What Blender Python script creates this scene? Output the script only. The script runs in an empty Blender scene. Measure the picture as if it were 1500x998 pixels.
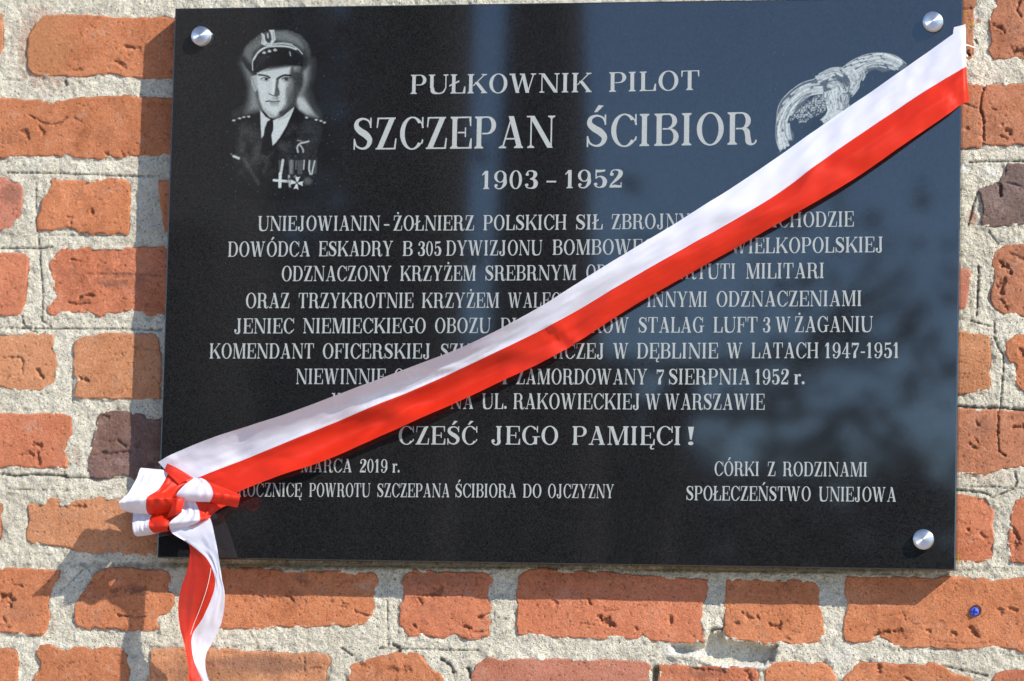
import bpy, bmesh, math, random
import numpy as np

# ------------------------------------------------------------------ camera
SC = bpy.context.scene
COL = SC.collection
W_PX, H_PX = 1500.0, 998.0
LENS = 133.5
CAM = np.array([0.8938, -4.6206, -0.54075])
EUL = (1.67022, -0.02403, 0.20086)
F = 0.035                       # distance of the plaque's polished face from the wall line


def rot(e):
    a, b, c = e
    Rx = np.array([[1, 0, 0], [0, math.cos(a), -math.sin(a)], [0, math.sin(a), math.cos(a)]])
    Ry = np.array([[math.cos(b), 0, math.sin(b)], [0, 1, 0], [-math.sin(b), 0, math.cos(b)]])
    Rz = np.array([[math.cos(c), -math.sin(c), 0], [math.sin(c), math.cos(c), 0], [0, 0, 1]])
    return Rz @ Ry @ Rx


RM = rot(EUL)
cam_d = bpy.data.cameras.new('camera')
cam = bpy.data.objects.new('camera', cam_d)
COL.objects.link(cam)
cam.location = CAM
cam.rotation_euler = EUL
cam_d.lens = LENS
cam_d.sensor_width = 36
cam_d.clip_start = 0.1
cam_d.clip_end = 3000
cam_d.dof.use_dof = True
cam_d.dof.focus_distance = 4.62
cam_d.dof.aperture_fstop = 6.3
SC.camera = cam

# ------------------------------------------------------------------ light
SUN_TO = np.array([0.0525, -0.035, 0.0435])
SUN_TO /= np.linalg.norm(SUN_TO)
world = bpy.data.worlds.new("World")
SC.world = world
world.use_nodes = True
wt = world.node_tree
bg = wt.nodes['Background']
sky = wt.nodes.new('ShaderNodeTexSky')
sky.sky_type = 'NISHITA'
sky.sun_disc = False
sky.sun_elevation = math.asin(SUN_TO[2])
sky.sun_rotation = math.atan2(SUN_TO[0], SUN_TO[1])
sky.altitude = 2500
sky.air_density = 1.0
sky.dust_density = 0.0
sky.ozone_density = 5.0
wt.links.new(sky.outputs[0], bg.inputs[0])
bg.inputs[1].default_value = 0.15
sun_d = bpy.data.lights.new('sun', 'SUN')
sun_d.energy = 4.1
sun_d.angle = math.radians(0.5)
sun_d.color = (1.0, 0.94, 0.83)
sun = bpy.data.objects.new('sun', sun_d)
COL.objects.link(sun)
from mathutils import Vector, Matrix
sun.rotation_euler = Vector(SUN_TO).to_track_quat('Z', 'Y').to_euler()
SC.view_settings.view_transform = 'Standard'
SC.view_settings.look = 'None'
SC.view_settings.gamma = 1
SC.view_settings.exposure = 0.76

# ------------------------------------------------------------------ helpers


def p2w(u, v, Y=0.0):
    """pixel of the photograph -> point on the plane y = Y (arrays allowed)"""
    u = np.asarray(u, float)
    v = np.asarray(v, float)
    Y = np.asarray(Y, float)
    s = LENS / 36 * W_PX
    d = np.stack([(u - 750) / s, -(v - 499) / s, -np.ones_like(u)], -1) @ RM.T
    t = (Y - CAM[1]) / d[..., 1]
    return CAM + d * t[..., None]


def w2p(P):
    v = (np.asarray(P) - CAM) @ RM
    s = LENS / 36 * W_PX
    return np.stack([750 + s * v[..., 0] / -v[..., 2], 499 - s * v[..., 1] / -v[..., 2]], -1)


def tag(o, label=None, cat=None, group=None, kind=None):
    if label: o['label'] = label
    if cat: o['category'] = cat
    if group: o['group'] = group
    if kind: o['kind'] = kind
    return o


def link(name, me, mat=None, parent=None, smooth=True):
    o = bpy.data.objects.new(name, me)
    COL.objects.link(o)
    if mat is not None and not me.materials:
        for m in (mat if isinstance(mat, (list, tuple)) else [mat]):
            me.materials.append(m)
    if parent is not None: o.parent = parent
    if smooth:
        me.polygons.foreach_set('use_smooth', np.ones(len(me.polygons), bool))
    return o


def mesh(name, V, Fc, midx=None):
    me = bpy.data.meshes.new(name)
    V = np.asarray(V, np.float32).reshape(-1, 3)
    Fc = np.asarray(Fc, np.int32)
    k = Fc.shape[1]
    me.vertices.add(len(V)); me.vertices.foreach_set('co', V.ravel())
    me.loops.add(Fc.size); me.loops.foreach_set('vertex_index', Fc.ravel())
    me.polygons.add(len(Fc))
    me.polygons.foreach_set('loop_start', np.arange(0, Fc.size, k, dtype=np.int32))
    me.polygons.foreach_set('loop_total', np.full(len(Fc), k, np.int32))
    if midx is not None: me.polygons.foreach_set('material_index', np.asarray(midx, np.int32))
    me.update(calc_edges=True)
    return me


def attr(me, name, vals):
    a = me.attributes.new(name, 'FLOAT', 'POINT')
    a.data.foreach_set('value', np.asarray(vals, np.float32).ravel())


def empty(name, loc=(0, 0, 0)):
    o = bpy.data.objects.new(name, None)
    o.empty_display_size = 0.05
    COL.objects.link(o)
    o.location = loc
    return o


def grid_faces(nr, nc):
    i = np.arange(nr * nc).reshape(nr, nc)
    return np.stack([i[:-1, :-1], i[:-1, 1:], i[1:, 1:], i[1:, :-1]], -1).reshape(-1, 4)


_rng = np.random.RandomState(7)
_perm = np.concatenate([_rng.permutation(1024)] * 2)
_ang = _rng.rand(1024) * 2 * math.pi
_gx, _gy = np.cos(_ang), np.sin(_ang)


def gnoise(x, y):
    xi = np.floor(x).astype(int); yi = np.floor(y).astype(int)
    fx = x - xi; fy = y - yi
    u = fx * fx * fx * (fx * (fx * 6 - 15) + 10); v = fy * fy * fy * (fy * (fy * 6 - 15) + 10)

    def g(ix, iy, dx, dy):
        h = _perm[(_perm[ix & 1023] + iy) & 1023]
        return _gx[h] * dx + _gy[h] * dy
    a = g(xi, yi, fx, fy); b = g(xi + 1, yi, fx - 1, fy)
    c = g(xi, yi + 1, fx, fy - 1); d = g(xi + 1, yi + 1, fx - 1, fy - 1)
    return (a + (b - a) * u) * (1 - v) + (c + (d - c) * u) * v


def fbm(x, y, sc, octv=4, seed=0, gain=0.5):
    s = 0; amp = 1.0
    for k in range(octv):
        s = s + amp * gnoise(x / sc + seed * 17.3 + k * 5.1, y / sc + seed * 9.7 + k * 3.3)
        sc *= 0.5; amp *= gain
    return s


def seg_dist(px, py, A, closed=True):
    """unsigned distance of points to a polyline"""
    A = np.asarray(A, float)
    B = np.roll(A, -1, 0) if closed else A[1:]
    A = A if closed else A[:-1]
    best = np.full(px.shape, 1e9)
    for (ax, ay), (bx, by) in zip(A, B):
        dx, dy = bx - ax, by - ay
        L = dx * dx + dy * dy + 1e-12
        t = np.clip(((px - ax) * dx + (py - ay) * dy) / L, 0, 1)
        best = np.minimum(best, (px - ax - t * dx) ** 2 + (py - ay - t * dy) ** 2)
    return np.sqrt(best)


def inside(px, py, A):
    A = np.asarray(A, float)
    c = np.zeros(px.shape, bool)
    B = np.roll(A, -1, 0)
    for (ax, ay), (bx, by) in zip(A, B):
        if ay == by: continue
        c ^= ((ay > py) != (by > py)) & (px < (bx - ax) * (py - ay) / (by - ay) + ax)
    return c


def sdf(px, py, A):
    d = seg_dist(px, py, A)
    return np.where(inside(px, py, A), -d, d)


def sstep(e0, e1, x):
    t = np.clip((x - e0) / (e1 - e0), 0, 1)
    return t * t * (3 - 2 * t)


def crom(P, n):
    """Catmull-Rom through rows of P, n samples"""
    P = np.asarray(P, float)
    m = len(P)
    Q = np.vstack([2 * P[0] - P[1], P, 2 * P[-1] - P[-2]])
    t = np.linspace(0, m - 1 - 1e-9, n)
    i = t.astype(int); f = (t - i)[:, None]
    p0, p1, p2, p3 = Q[i], Q[i + 1], Q[i + 2], Q[i + 3]
    return 0.5 * (2 * p1 + (p2 - p0) * f + (2 * p0 - 5 * p1 + 4 * p2 - p3) * f ** 2 + (3 * p1 - p0 - 3 * p2 + p3) * f ** 3)


# ------------------------------------------------------------------ materials


class NT:
    def __init__(s, name):
        s.m = bpy.data.materials.new(name); s.m.use_nodes = True
        s.t = s.m.node_tree; s.b = s.t.nodes['Principled BSDF']; s.out = s.t.nodes['Material Output']

    def n(s, typ, ins=None, **kw):
        nd = s.t.nodes.new(typ)
        for k, v in kw.items(): setattr(nd, k, v)
        for k, v in (ins or {}).items():
            if hasattr(v, 'is_output') or isinstance(v, bpy.types.NodeSocket): s.t.links.new(v, nd.inputs[k])
            else: nd.inputs[k].default_value = v
        return nd

    def co(s): return s.n('ShaderNodeTexCoord').outputs['Object']

    def noise(s, scale, detail=4, rough=.55, vec=None, out=0):
        return s.n('ShaderNodeTexNoise', {'Vector': vec or s.co(), 'Scale': scale, 'Detail': detail, 'Roughness': rough}).outputs[out]

    def ramp(s, fac, stops):
        r = s.n('ShaderNodeValToRGB', {'Fac': fac})
        e = r.color_ramp.elements
        while len(e) < len(stops): e.new(0.5)
        for q, (p, c) in zip(e, stops):
            q.position = p; q.color = (c, c, c, 1) if isinstance(c, (int, float)) else (*c, 1)
        return r.outputs[0]

    def mix(s, fac, a, b, mode='MIX'):
        nd = s.n('ShaderNodeMix', data_type='RGBA', blend_type=mode)
        for k, v in ((0, fac), (6, a), (7, b)):
            if isinstance(v, bpy.types.NodeSocket): s.t.links.new(v, nd.inputs[k])
            elif isinstance(v, (int, float)): nd.inputs[k].default_value = v if k == 0 else (v, v, v, 1)
            else: nd.inputs[k].default_value = (*v, 1)
        return nd.outputs[2]

    def math(s, op, a, b=0.0):
        nd = s.n('ShaderNodeMath', operation=op)
        for k, v in ((0, a), (1, b)):
            if isinstance(v, bpy.types.NodeSocket): s.t.links.new(v, nd.inputs[k])
            else: nd.inputs[k].default_value = v
        return nd.outputs[0]

    def attr(s, name): return s.n('ShaderNodeAttribute', attribute_name=name).outputs['Fac']

    def set(s, **kw):
        for k, v in kw.items():
            k = k.replace('_', ' ')
            if isinstance(v, bpy.types.NodeSocket): s.t.links.new(v, s.b.inputs[k])
            else: s.b.inputs[k].default_value = v
        return s

    def bump(s, h, strength, dist):
        nd = s.n('ShaderNodeBump', {'Height': h, 'Strength': strength, 'Distance': dist})
        s.t.links.new(nd.outputs[0], s.b.inputs['Normal'])
        return nd


def mat_simple(name, col, rough=.6, metal=0., **kw):
    t = NT(name); t.set(Base_Color=(*col, 1), Roughness=rough, Metallic=metal, **kw); return t.m


def mat_brick():
    t = NT('brick_clay')
    base = t.n('ShaderNodeObjectInfo').outputs['Color']
    rnd = t.n('ShaderNodeObjectInfo').outputs['Random']
    co = t.n('ShaderNodeVectorMath', {0: t.co(), 1: t.n('ShaderNodeCombineXYZ', {'X': t.math('MULTIPLY', rnd, 31.0)}).outputs[0]}, operation='ADD').outputs[0]
    big = t.ramp(t.noise(14, 4, .6, co), [(.3, 0.0), (.7, 1.0)])
    c = t.mix(big, t.mix(1.0, base, (.86, .78, .72), 'MULTIPLY'), t.mix(1.0, base, (1.08, 1.1, 1.12), 'MULTIPLY'))
    mid = t.ramp(t.noise(75, 5, .65, co), [(.35, 0.0), (.62, 1.0)])
    c = t.mix(t.math('MULTIPLY', t.math('SUBTRACT', 1.0, mid), .38), c, t.mix(1.0, c, (.66, .55, .5), 'MULTIPLY'))
    soot = t.ramp(t.noise(26, 6, .75, co), [(.54, 0.0), (.70, .7)])
    c = t.mix(soot, c, t.mix(1.0, c, (.58, .52, .52), 'MULTIPLY'))
    gr0 = t.ramp(t.noise(420, 4, .8, co), [(.3, .70), (.7, 1.28)])
    c = t.mix(1.0, c, gr0, 'MULTIPLY')
    # lime bloom and mortar smears
    lime = t.ramp(t.noise(38, 6, .72, co), [(.56, 0.0), (.72, .55)])
    c = t.mix(t.math('MULTIPLY', lime, .75), c, (.50, .38, .29))
    # grains: dark pores, pale sand
    por = t.n('ShaderNodeTexVoronoi', {'Vector': co, 'Scale': 230.0, 'Randomness': 1.0}).outputs['Distance']
    fine = t.noise(480, 3, .6, co)
    c = t.mix(t.ramp(fine, [(.28, .5), (.42, 0.0)]), c, t.mix(1.0, c, (.45, .38, .36), 'MULTIPLY'))
    c = t.mix(t.ramp(t.noise(330, 2, .5, co), [(.66, 0.0), (.74, .55)]), c, (.5, .36, .26))
    spk = t.math('MULTIPLY', t.ramp(por, [(.10, 1.0), (.2, 0.0)]), t.ramp(t.noise(55, 2, .5, co), [(.5, 0.0), (.6, 1.0)]))
    c = t.mix(t.math('MULTIPLY', spk, .5), c, (.07, .035, .025))
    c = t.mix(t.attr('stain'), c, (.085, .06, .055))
    c = t.mix(t.attr('tan'), c, (.40, .19, .085))
    c = t.mix(t.attr('ochre'), c, (.42, .25, .04))
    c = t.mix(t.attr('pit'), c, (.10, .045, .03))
    h = t.math('ADD', t.math('MULTIPLY', t.noise(430, 5, .8, co), 1.3), t.math('MULTIPLY', t.noise(110, 3, .6, co), .35))
    pore = t.ramp(t.noise(190, 4, .7, co), [(.30, 1.0), (.40, 0.0)])
    h = t.math('SUBTRACT', h, t.math('ADD', t.math('MULTIPLY', spk, .8), t.math('MULTIPLY', pore, .9)))
    t.set(Base_Color=c, Roughness=.93, Specular_IOR_Level=.2)
    t.bump(h, .7, .0024)
    return t.m


def mat_mortar():
    t = NT('lime_mortar')
    co = t.co()
    big = t.ramp(t.noise(9, 4, .6, co), [(.3, 0.0), (.7, 1.0)])
    c = t.mix(big, (.60, .55, .435), (.80, .75, .61))
    c = t.mix(t.ramp(t.noise(60, 5, .7, co), [(.36, .55), (.54, 0.0)]), c, (.42, .38, .30))
    c = t.mix(t.ramp(t.noise(420, 3, .7, co), [(.33, .9), (.44, 0.0)]), c, (.20, .17, .125))
    c = t.mix(t.ramp(t.noise(260, 4, .75, co), [(.60, 0.0), (.70, .7)]), c, (.82, .79, .70))
    vo = t.n('ShaderNodeTexVoronoi', {'Vector': co, 'Scale': 270.0})
    gr = t.ramp(vo.outputs['Distance'], [(.16, 1.0), (.3, 0.0)])
    pick = t.n('ShaderNodeSeparateColor', {0: vo.outputs['Color']}).outputs[0]
    c = t.mix(t.math('MULTIPLY', gr, t.ramp(pick, [(.74, 0.0), (.78, 1.0)])), c, (.80, .78, .72))
    c = t.mix(t.math('MULTIPLY', gr, t.ramp(pick, [(.10, 1.0), (.14, 0.0)])), c, (.14, .12, .10))
    # brick dust and small brick crumbs in the lime
    c = t.mix(t.ramp(t.noise(22, 5, .7, co), [(.60, 0.0), (.74, .4)]), c, (.45, .27, .19))
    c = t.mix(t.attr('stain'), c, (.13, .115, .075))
    c = t.mix(t.attr('white'), c, (.74, .72, .68))
    c = t.mix(t.attr('tan'), c, (.42, .19, .12))
    c = t.mix(t.attr('ochre'), c, (.42, .25, .04))
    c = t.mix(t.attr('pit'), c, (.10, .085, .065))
    h = t.math('ADD', t.noise(330, 6, .75, co), t.math('MULTIPLY', t.noise(120, 4, .65, co), 1.1))
    h = t.math('ADD', h, t.math('MULTIPLY', gr, .35))
    t.set(Base_Color=c, Roughness=.95, Specular_IOR_Level=.15)
    t.bump(h, 1.0, .0036)
    return t.m


def granite_nodes(t):
    co = t.co()
    c = t.mix(t.ramp(t.noise(900, 3, .7, co), [(.38, 0.0), (.72, 1.0)]), (.003, .003, .0034), (.026, .026, .027))
    vo = t.n('ShaderNodeTexVoronoi', {'Vector': co, 'Scale': 210.0})
    pick = t.n('ShaderNodeSeparateColor', {0: vo.outputs['Color']}).outputs[1]
    sp = t.math('MULTIPLY', t.ramp(vo.outputs['Distance'], [(.05, 1.0), (.13, 0.0)]), t.ramp(pick, [(.90, 0.0), (.95, .7)]))
    return t.mix(sp, c, (.16, .17, .18)), co


def mat_granite():
    t = NT('polished_black_granite')
    c, co = granite_nodes(t)
    dust = t.ramp(t.noise(7, 6, .7, co), [(.45, 0.0), (.75, .35)])
    c = t.mix(t.math('MULTIPLY', dust, t.ramp(t.noise(600, 2, .6, co), [(.45, 0.0), (.6, .22)])), c, (.12, .12, .115))
    t.set(Base_Color=c, Roughness=.035, IOR=1.78, Specular_IOR_Level=.5)
    return t.m


def mat_art():
    t = NT('engraved_granite')
    c, co = granite_nodes(t)
    e = t.attr('etch')
    g = t.ramp(t.noise(900, 2, .6, co), [(.3, .72), (.7, 1.12)])
    e2 = t.math('MINIMUM', t.math('MULTIPLY', e, g), 1.0)
    t.set(Base_Color=t.mix(e2, c, (.46, .50, .49)), Roughness=.035, IOR=1.78, Specular_IOR_Level=t.math('SUBTRACT', .5, t.math('MULTIPLY', e2, .4)))
    return t.m


def mat_letter():
    t = NT('sandblasted_letter')
    co = t.co()
    g = t.ramp(t.noise(700, 3, .7, co), [(.3, .62), (.6, 1.0)])
    t.set(Base_Color=t.mix(g, (.11, .115, .115), (.37, .39, .38)), Roughness=.85, Specular_IOR_Level=.08)
    t.bump(t.noise(900, 2, .6, co), .4, .0004)
    return t.m


def mat_satin(name, col, back, thru, spec):
    t = NT(name)
    co = t.co()
    weave = t.n('ShaderNodeTexWave', {'Vector': t.n('ShaderNodeUVMap').outputs[0], 'Scale': 55.0, 'Distortion': 1.2, 'Detail': 2.0}, bands_direction='Y').outputs['Fac']
    t.set(Base_Color=(*col, 1), Roughness=.42, Specular_IOR_Level=spec, Anisotropic=.5)
    t.bump(t.math('ADD', weave, t.math('MULTIPLY', t.noise(60, 2, .5, co), .6)), .22, .0006)
    tr = t.n('ShaderNodeBsdfTranslucent', {'Color': (*back, 1)})
    m1 = t.n('ShaderNodeMixShader', {0: .16, 1: t.b.outputs[0], 2: tr.outputs[0]})
    tp = t.n('ShaderNodeBsdfTransparent')
    m2 = t.n('ShaderNodeMixShader', {0: thru, 1: m1.outputs[0], 2: tp.outputs[0]})
    t.t.links.new(m2.outputs[0], t.out.inputs['Surface'])
    return t.m


M_BRICK = mat_brick(); M_MORTAR = mat_mortar(); M_GRAN = mat_granite(); M_ART = mat_art(); M_LET = mat_letter()
M_WHITE = mat_satin('white_satin', (.74, .74, .83), (.70, .68, .76), .085, .4)
M_RED = mat_satin('red_satin', (.66, .026, .007), (.75, .05, .01), .025, .32)

# ------------------------------------------------------------------ brick outlines traced off the photograph (photo pixels)
OR = (.50, .195, .092); TN = (.50, .235, .12); RD = (.52, .19, .10); PK = (.45, .185, .12)
DK = (.19, .115, .095); BR = (.42, .18, .10); PU = (.20, .145, .13)
BRICKS = [
 (TN, 0, [(-70,20),(3,18),(6,40),(5,70),(0,80),(-70,82)]),
 (OR, 1, [(65,22),(104,21),(146,22),(169,25),(224,25),(254,23),(330,24),(330,115),(206,115),(180,113),(161,108),(141,111),(122,115),(104,112),(65,113),(46,109),(40,96),(38.5,75),(42,52),(50,36)]),
 (OR, 1, [(-70,141),(0,142),(34,144.5),(52,146),(73,148.5),(94,146),(112,142),(156,140.6),(182,139),(202,140.6),(251,142),(300,142),(300,227),(251,227),(200,229),(187,230.5),(146,233),(115,232),(99,228),(78,229),(23,229),(0,232),(-70,232)]),
 (PK, 0, [(-70,259),(0,259.5),(16,261),(26,265),(32.5,271),(34,282),(34,300),(30,318),(23,330),(18,337.5),(0,339),(-70,339)]),
 (OR, 2, [(75.5,262),(109,263.5),(125,263.5),(146,263),(161,260),(180,262),(190,269),(192.7,287),(190,318),(188,344),(172,343),(156,344),(135,344),(112,340),(101.5,334),(86,335),(75.5,339),(52,339),(52,328.5),(58.6,305),(60,292),(69,283)]),
 (OR, 0, [(230.5,263),(300,263),(300,341),(244,341),(239.6,339),(236,310),(232,287)]),
 (RD, 1, [(-70,369),(0,370),(16,369),(31,370),(39,371.5),(43.7,378),(41.7,396),(40,422),(36.5,448),(30,461),(0,462.5),(-70,463)]),
 (RD, 3, [(88.5,365),(104,362),(130,361),(167,361),(187.5,362),(242,360),(300,361),(300,463),(239.6,463.5),(221,464),(208,457.5),(190,456),(167,460),(148.5,464),(125,460),(104,459),(86,461),(75.5,462.5),(69,457.5),(66.5,448),(73,440.5),(79.5,433),(75.5,422),(75.5,409),(69,393.6),(71.6,386),(80.7,370)]),
 (TN, 1, [(-70,486),(0,486.5),(26,486.5),(47,486.5),(65,489),(77,488),(79,495.6),(81,511),(83,524),(86,540),(84,555.5),(78,566),(69,570),(60,573.7),(31,573.7),(16,572.4),(8,571),(0,566),(-70,568)]),
 (TN, 0, [(109,499.5),(122,493),(141,490),(151,486.5),(182,487),(226.5,488),(232,498),(235.7,514),(237.5,532),(236.5,558),(235.7,585.5),(229,584),(203,585.5),(182,585.5),(161,586),(141,584),(117,584.7),(109,583),(109.4,566),(113,558),(107,550),(106.8,527),(107,506)]),
 (RD, 0, [(-70,603),(0,603.7),(31,605),(47,606),(65,603.7),(86,605),(103,609),(107,620.6),(105.5,636),(96.4,649),(96,660),(100,673),(97.7,686),(86,687),(73,686),(47,686),(16,684),(0,687),(-70,687)]),
 (DK, 3, [(142,603.7),(156,601),(177,601),(198,603),(210,606),(214,613),(229,613),(240,609),(300,610),(300,705),(198,706),(192,701),(182,696),(161,701),(146,702.7),(133,699),(127.6,688),(127.6,678),(129,662),(133,647),(138,636),(139,618)]),
 (BR, 0, [(-70,735),(3,737),(5,745),(3,752),(2,790),(-70,815)]),
 (TN, 2, [(40,738),(64,735),(67,728),(85,728),(89,738),(106,734),(120,730),(153,728),(173,730),(195,731),(300,731),(300,816),(227,815),(195,813.5),(178,812),(156,813),(125,810.5),(109,806),(83.6,802),(67,798),(47,796.6),(36,792),(36,778.5),(41,767),(39,750)]),
 (OR, 1, [(-70,831),(0,831.5),(36,831.5),(58.5,834),(89,835.6),(86,848),(79,854),(74,872),(70,884),(74,898),(71,915),(64,930),(53,932),(33,929),(14,928),(0,927.5),(-70,927)]),
 (OR, 2, [(156,831.4),(178,830),(212,833),(237,834),(248,838),(251,845),(249,859),(246,865),(256,872),(252,893),(242,901),(232,905),(230,912),(234,915),(235,923),(195,925),(167,922),(125,922),(111,918),(107,901),(109,884),(117,872),(128,859),(134,843),(142,838)]),
 (OR, 1, [(285,832),(328,830),(370,830),(394,833),(430,835),(466,836),(496,834.5),(520,837.5),(544,837.5),(553,842),(554.5,854),(550,875),(551.5,884),(545.5,902),(532,915.5),(514,920),(490,915.5),(475,919),(457,920),(436,921.5),(406,918.5),(394,923.6),(328,921.5),(290,921),(282,900),(282,850)]),
 (RD, 3, [(592,839),(610,832.4),(628,836),(664,837.5),(686,837.5),(722,840.5),(725,848),(719,860),(712,873.5),(720,887),(720,899),(712,905),(720,911),(714.5,920),(717.5,932),(698,936.5),(677,936.5),(668,929),(650,936),(640,935),(619,932),(598,934),(589,926),(583.6,914),(583.6,890),(589,878),(592,863),(587.5,851)]),
 (RD, 1, [(770,834.5),(785,831.5),(830,834.5),(890,837.5),(935,842),(980,845),(1037,848),(1037.6,860),(1034,878),(1028,887),(1029.5,911),(1035.5,923),(1031,941),(1004,942.5),(980,941),(956,939.5),(947,936.5),(941,929),(935,936.5),(890,936.5),(830,935),(794,933.5),(758,930.5),(755,914),(756.5,890),(755.6,869),(759.5,845)]),
 (OR, 1, [(1063.5,848),(1095,846.5),(1140,848),(1182,849.5),(1197,852.5),(1201.5,866),(1198.5,881),(1204.5,896),(1206,914),(1209,926),(1204.5,938),(1191,942.5),(1170,947),(1146,942.5),(1119,945.5),(1098,939.5),(1068,938),(1060.5,929),(1059,902),(1060.5,866)]),
 (OR, 2, [(1239,843.5),(1278,845),(1320,845),(1374,845),(1410,843.5),(1437,843.5),(1450.5,851),(1470,846.5),(1500,845),(1570,845),(1570,958),(1500,956),(1470,950),(1440,950),(1410,952.5),(1374,950),(1362,947),(1338,950),(1311,948.5),(1299,938),(1287,936),(1272,941),(1254,942.5),(1236,939.5),(1233.6,920),(1236,902),(1242,890),(1239,881),(1236,860)]),
 (OR, 0, [(-70,950),(0,950),(14,949),(25,952.5),(28,970),(26,998),(25,1040),(-70,1040)]),
 (OR, 2, [(57,944),(75,944),(92,951),(111,945.6),(134,948.4),(156,947),(178,950),(186.6,959.5),(189.4,976),(189,998),(188,1045),(48,1045),(46,998),(50,987),(58.5,982),(58.5,971),(51.5,957)]),
 (TN, 2, [(223,950),(251,948.4),(270,948),(307,948.5),(334,950),(370,953),(412,954.5),(430,957.5),(442,956),(460,954.5),(481,959),(485.5,968),(478,986),(476.5,998),(476,1045),(215,1045),(216,998),(218.6,957)]),
 (OR, 2, [(559,959),(580,954.5),(610,956),(619,963.5),(628,977),(646,986),(650.5,998),(652,1045),(512,1045),(509,998),(508,992),(511,977),(514,971),(529,968)]),
 (PK, 1, [(710,963.5),(722,962),(740,968),(749,963.5),(785,963.5),(860,965),(920,966.5),(947,969.5),(954.5,977),(953,998),(953,1045),(688,1045),(689,992),(695,974)]),
 (RD, 3, [(966.5,974),(995,972.5),(1040,974),(1100,977),(1110,980),(1111.5,992),(1112,1045),(966,1045),(965,977)]),
 (OR, 1, [(1119,980),(1128,971),(1149,968),(1185,969.5),(1209,971),(1218,980),(1227,992),(1230,1045),(1118,1045),(1118.5,998)]),
 (OR, 1, [(1248,977),(1260,969.5),(1299,971),(1350,972.5),(1368,969.5),(1386,977),(1395,986),(1422,992),(1428,998),(1430,1045),(1232,1045),(1233,995)]),
 (RD, 0, [(1458,986),(1476,981.5),(1500,980),(1570,980),(1570,1045),(1453,1045),(1453,998)]),
 (BR, 0, [(1380,-28),(1431,-28),(1432,0),(1427,10),(1427,88),(1415,90),(1380,90)]),
 (BR, 3, [(1460,-28),(1570,-28),(1570,87),(1500,87),(1486,87),(1454.6,88.5),(1451,83),(1448,68),(1452,52),(1448,42),(1448,26),(1454.6,13),(1458,0)]),
 (BR, 1, [(1380,122),(1418,122),(1443,123.5),(1500,122),(1570,122),(1570,213),(1500,213.5),(1486,211),(1470,215),(1444,213.5),(1439,216),(1408,217.5),(1380,218)]),
 (PU, 3, [(1475.6,239),(1500,239),(1570,238),(1570,329),(1500,329),(1480,332),(1450,333.6),(1437.5,332),(1438,296),(1432,281),(1435,275),(1441,269),(1462,266),(1471,262),(1472,250)]),
 (PK, 0, [(1380,392),(1403.5,392),(1417,392),(1424.6,401),(1420,416),(1418.5,440),(1415.6,452),(1403.5,453.6),(1380,454)]),
 (BR, 3, [(1459,362),(1480,357.6),(1500,357.6),(1570,357),(1570,465),(1500,464),(1486,462.6),(1468,461),(1456,452),(1450,440),(1451.5,422),(1456,404),(1451.5,386),(1453,371)]),
 (TN, 0, [(1380,481),(1402.6,481.7),(1428,487),(1450,491.6),(1452.6,531),(1449,545),(1452.6,551.5),(1450,572),(1428,575.4),(1402.6,580.5),(1380,581)]),
 (OR, 3, [(1486,490),(1500,488.5),(1570,488),(1570,580),(1500,577),(1488,562),(1484,548),(1489,536),(1479,531),(1472.5,517.5),(1474,500)]),
 (BR, 2, [(1380,597.5),(1402.6,597.5),(1442,599),(1462,598.5),(1500,602.6),(1570,604),(1570,683),(1500,684.4),(1472,688),(1442,696),(1402.6,696),(1380,696)]),
 (RD, 0, [(1380,721),(1402.6,722),(1428,727),(1445,725),(1452,735.5),(1457,752.5),(1453.7,769.5),(1459,793),(1457,815),(1455,823),(1430,825),(1380,826)]),
 (RD, 3, [(1489,732),(1500,727),(1570,726),(1570,828),(1500,827),(1482,824),(1478.5,815),(1477.5,793),(1479,773),(1479,763),(1482.6,742)]),
]
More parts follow.
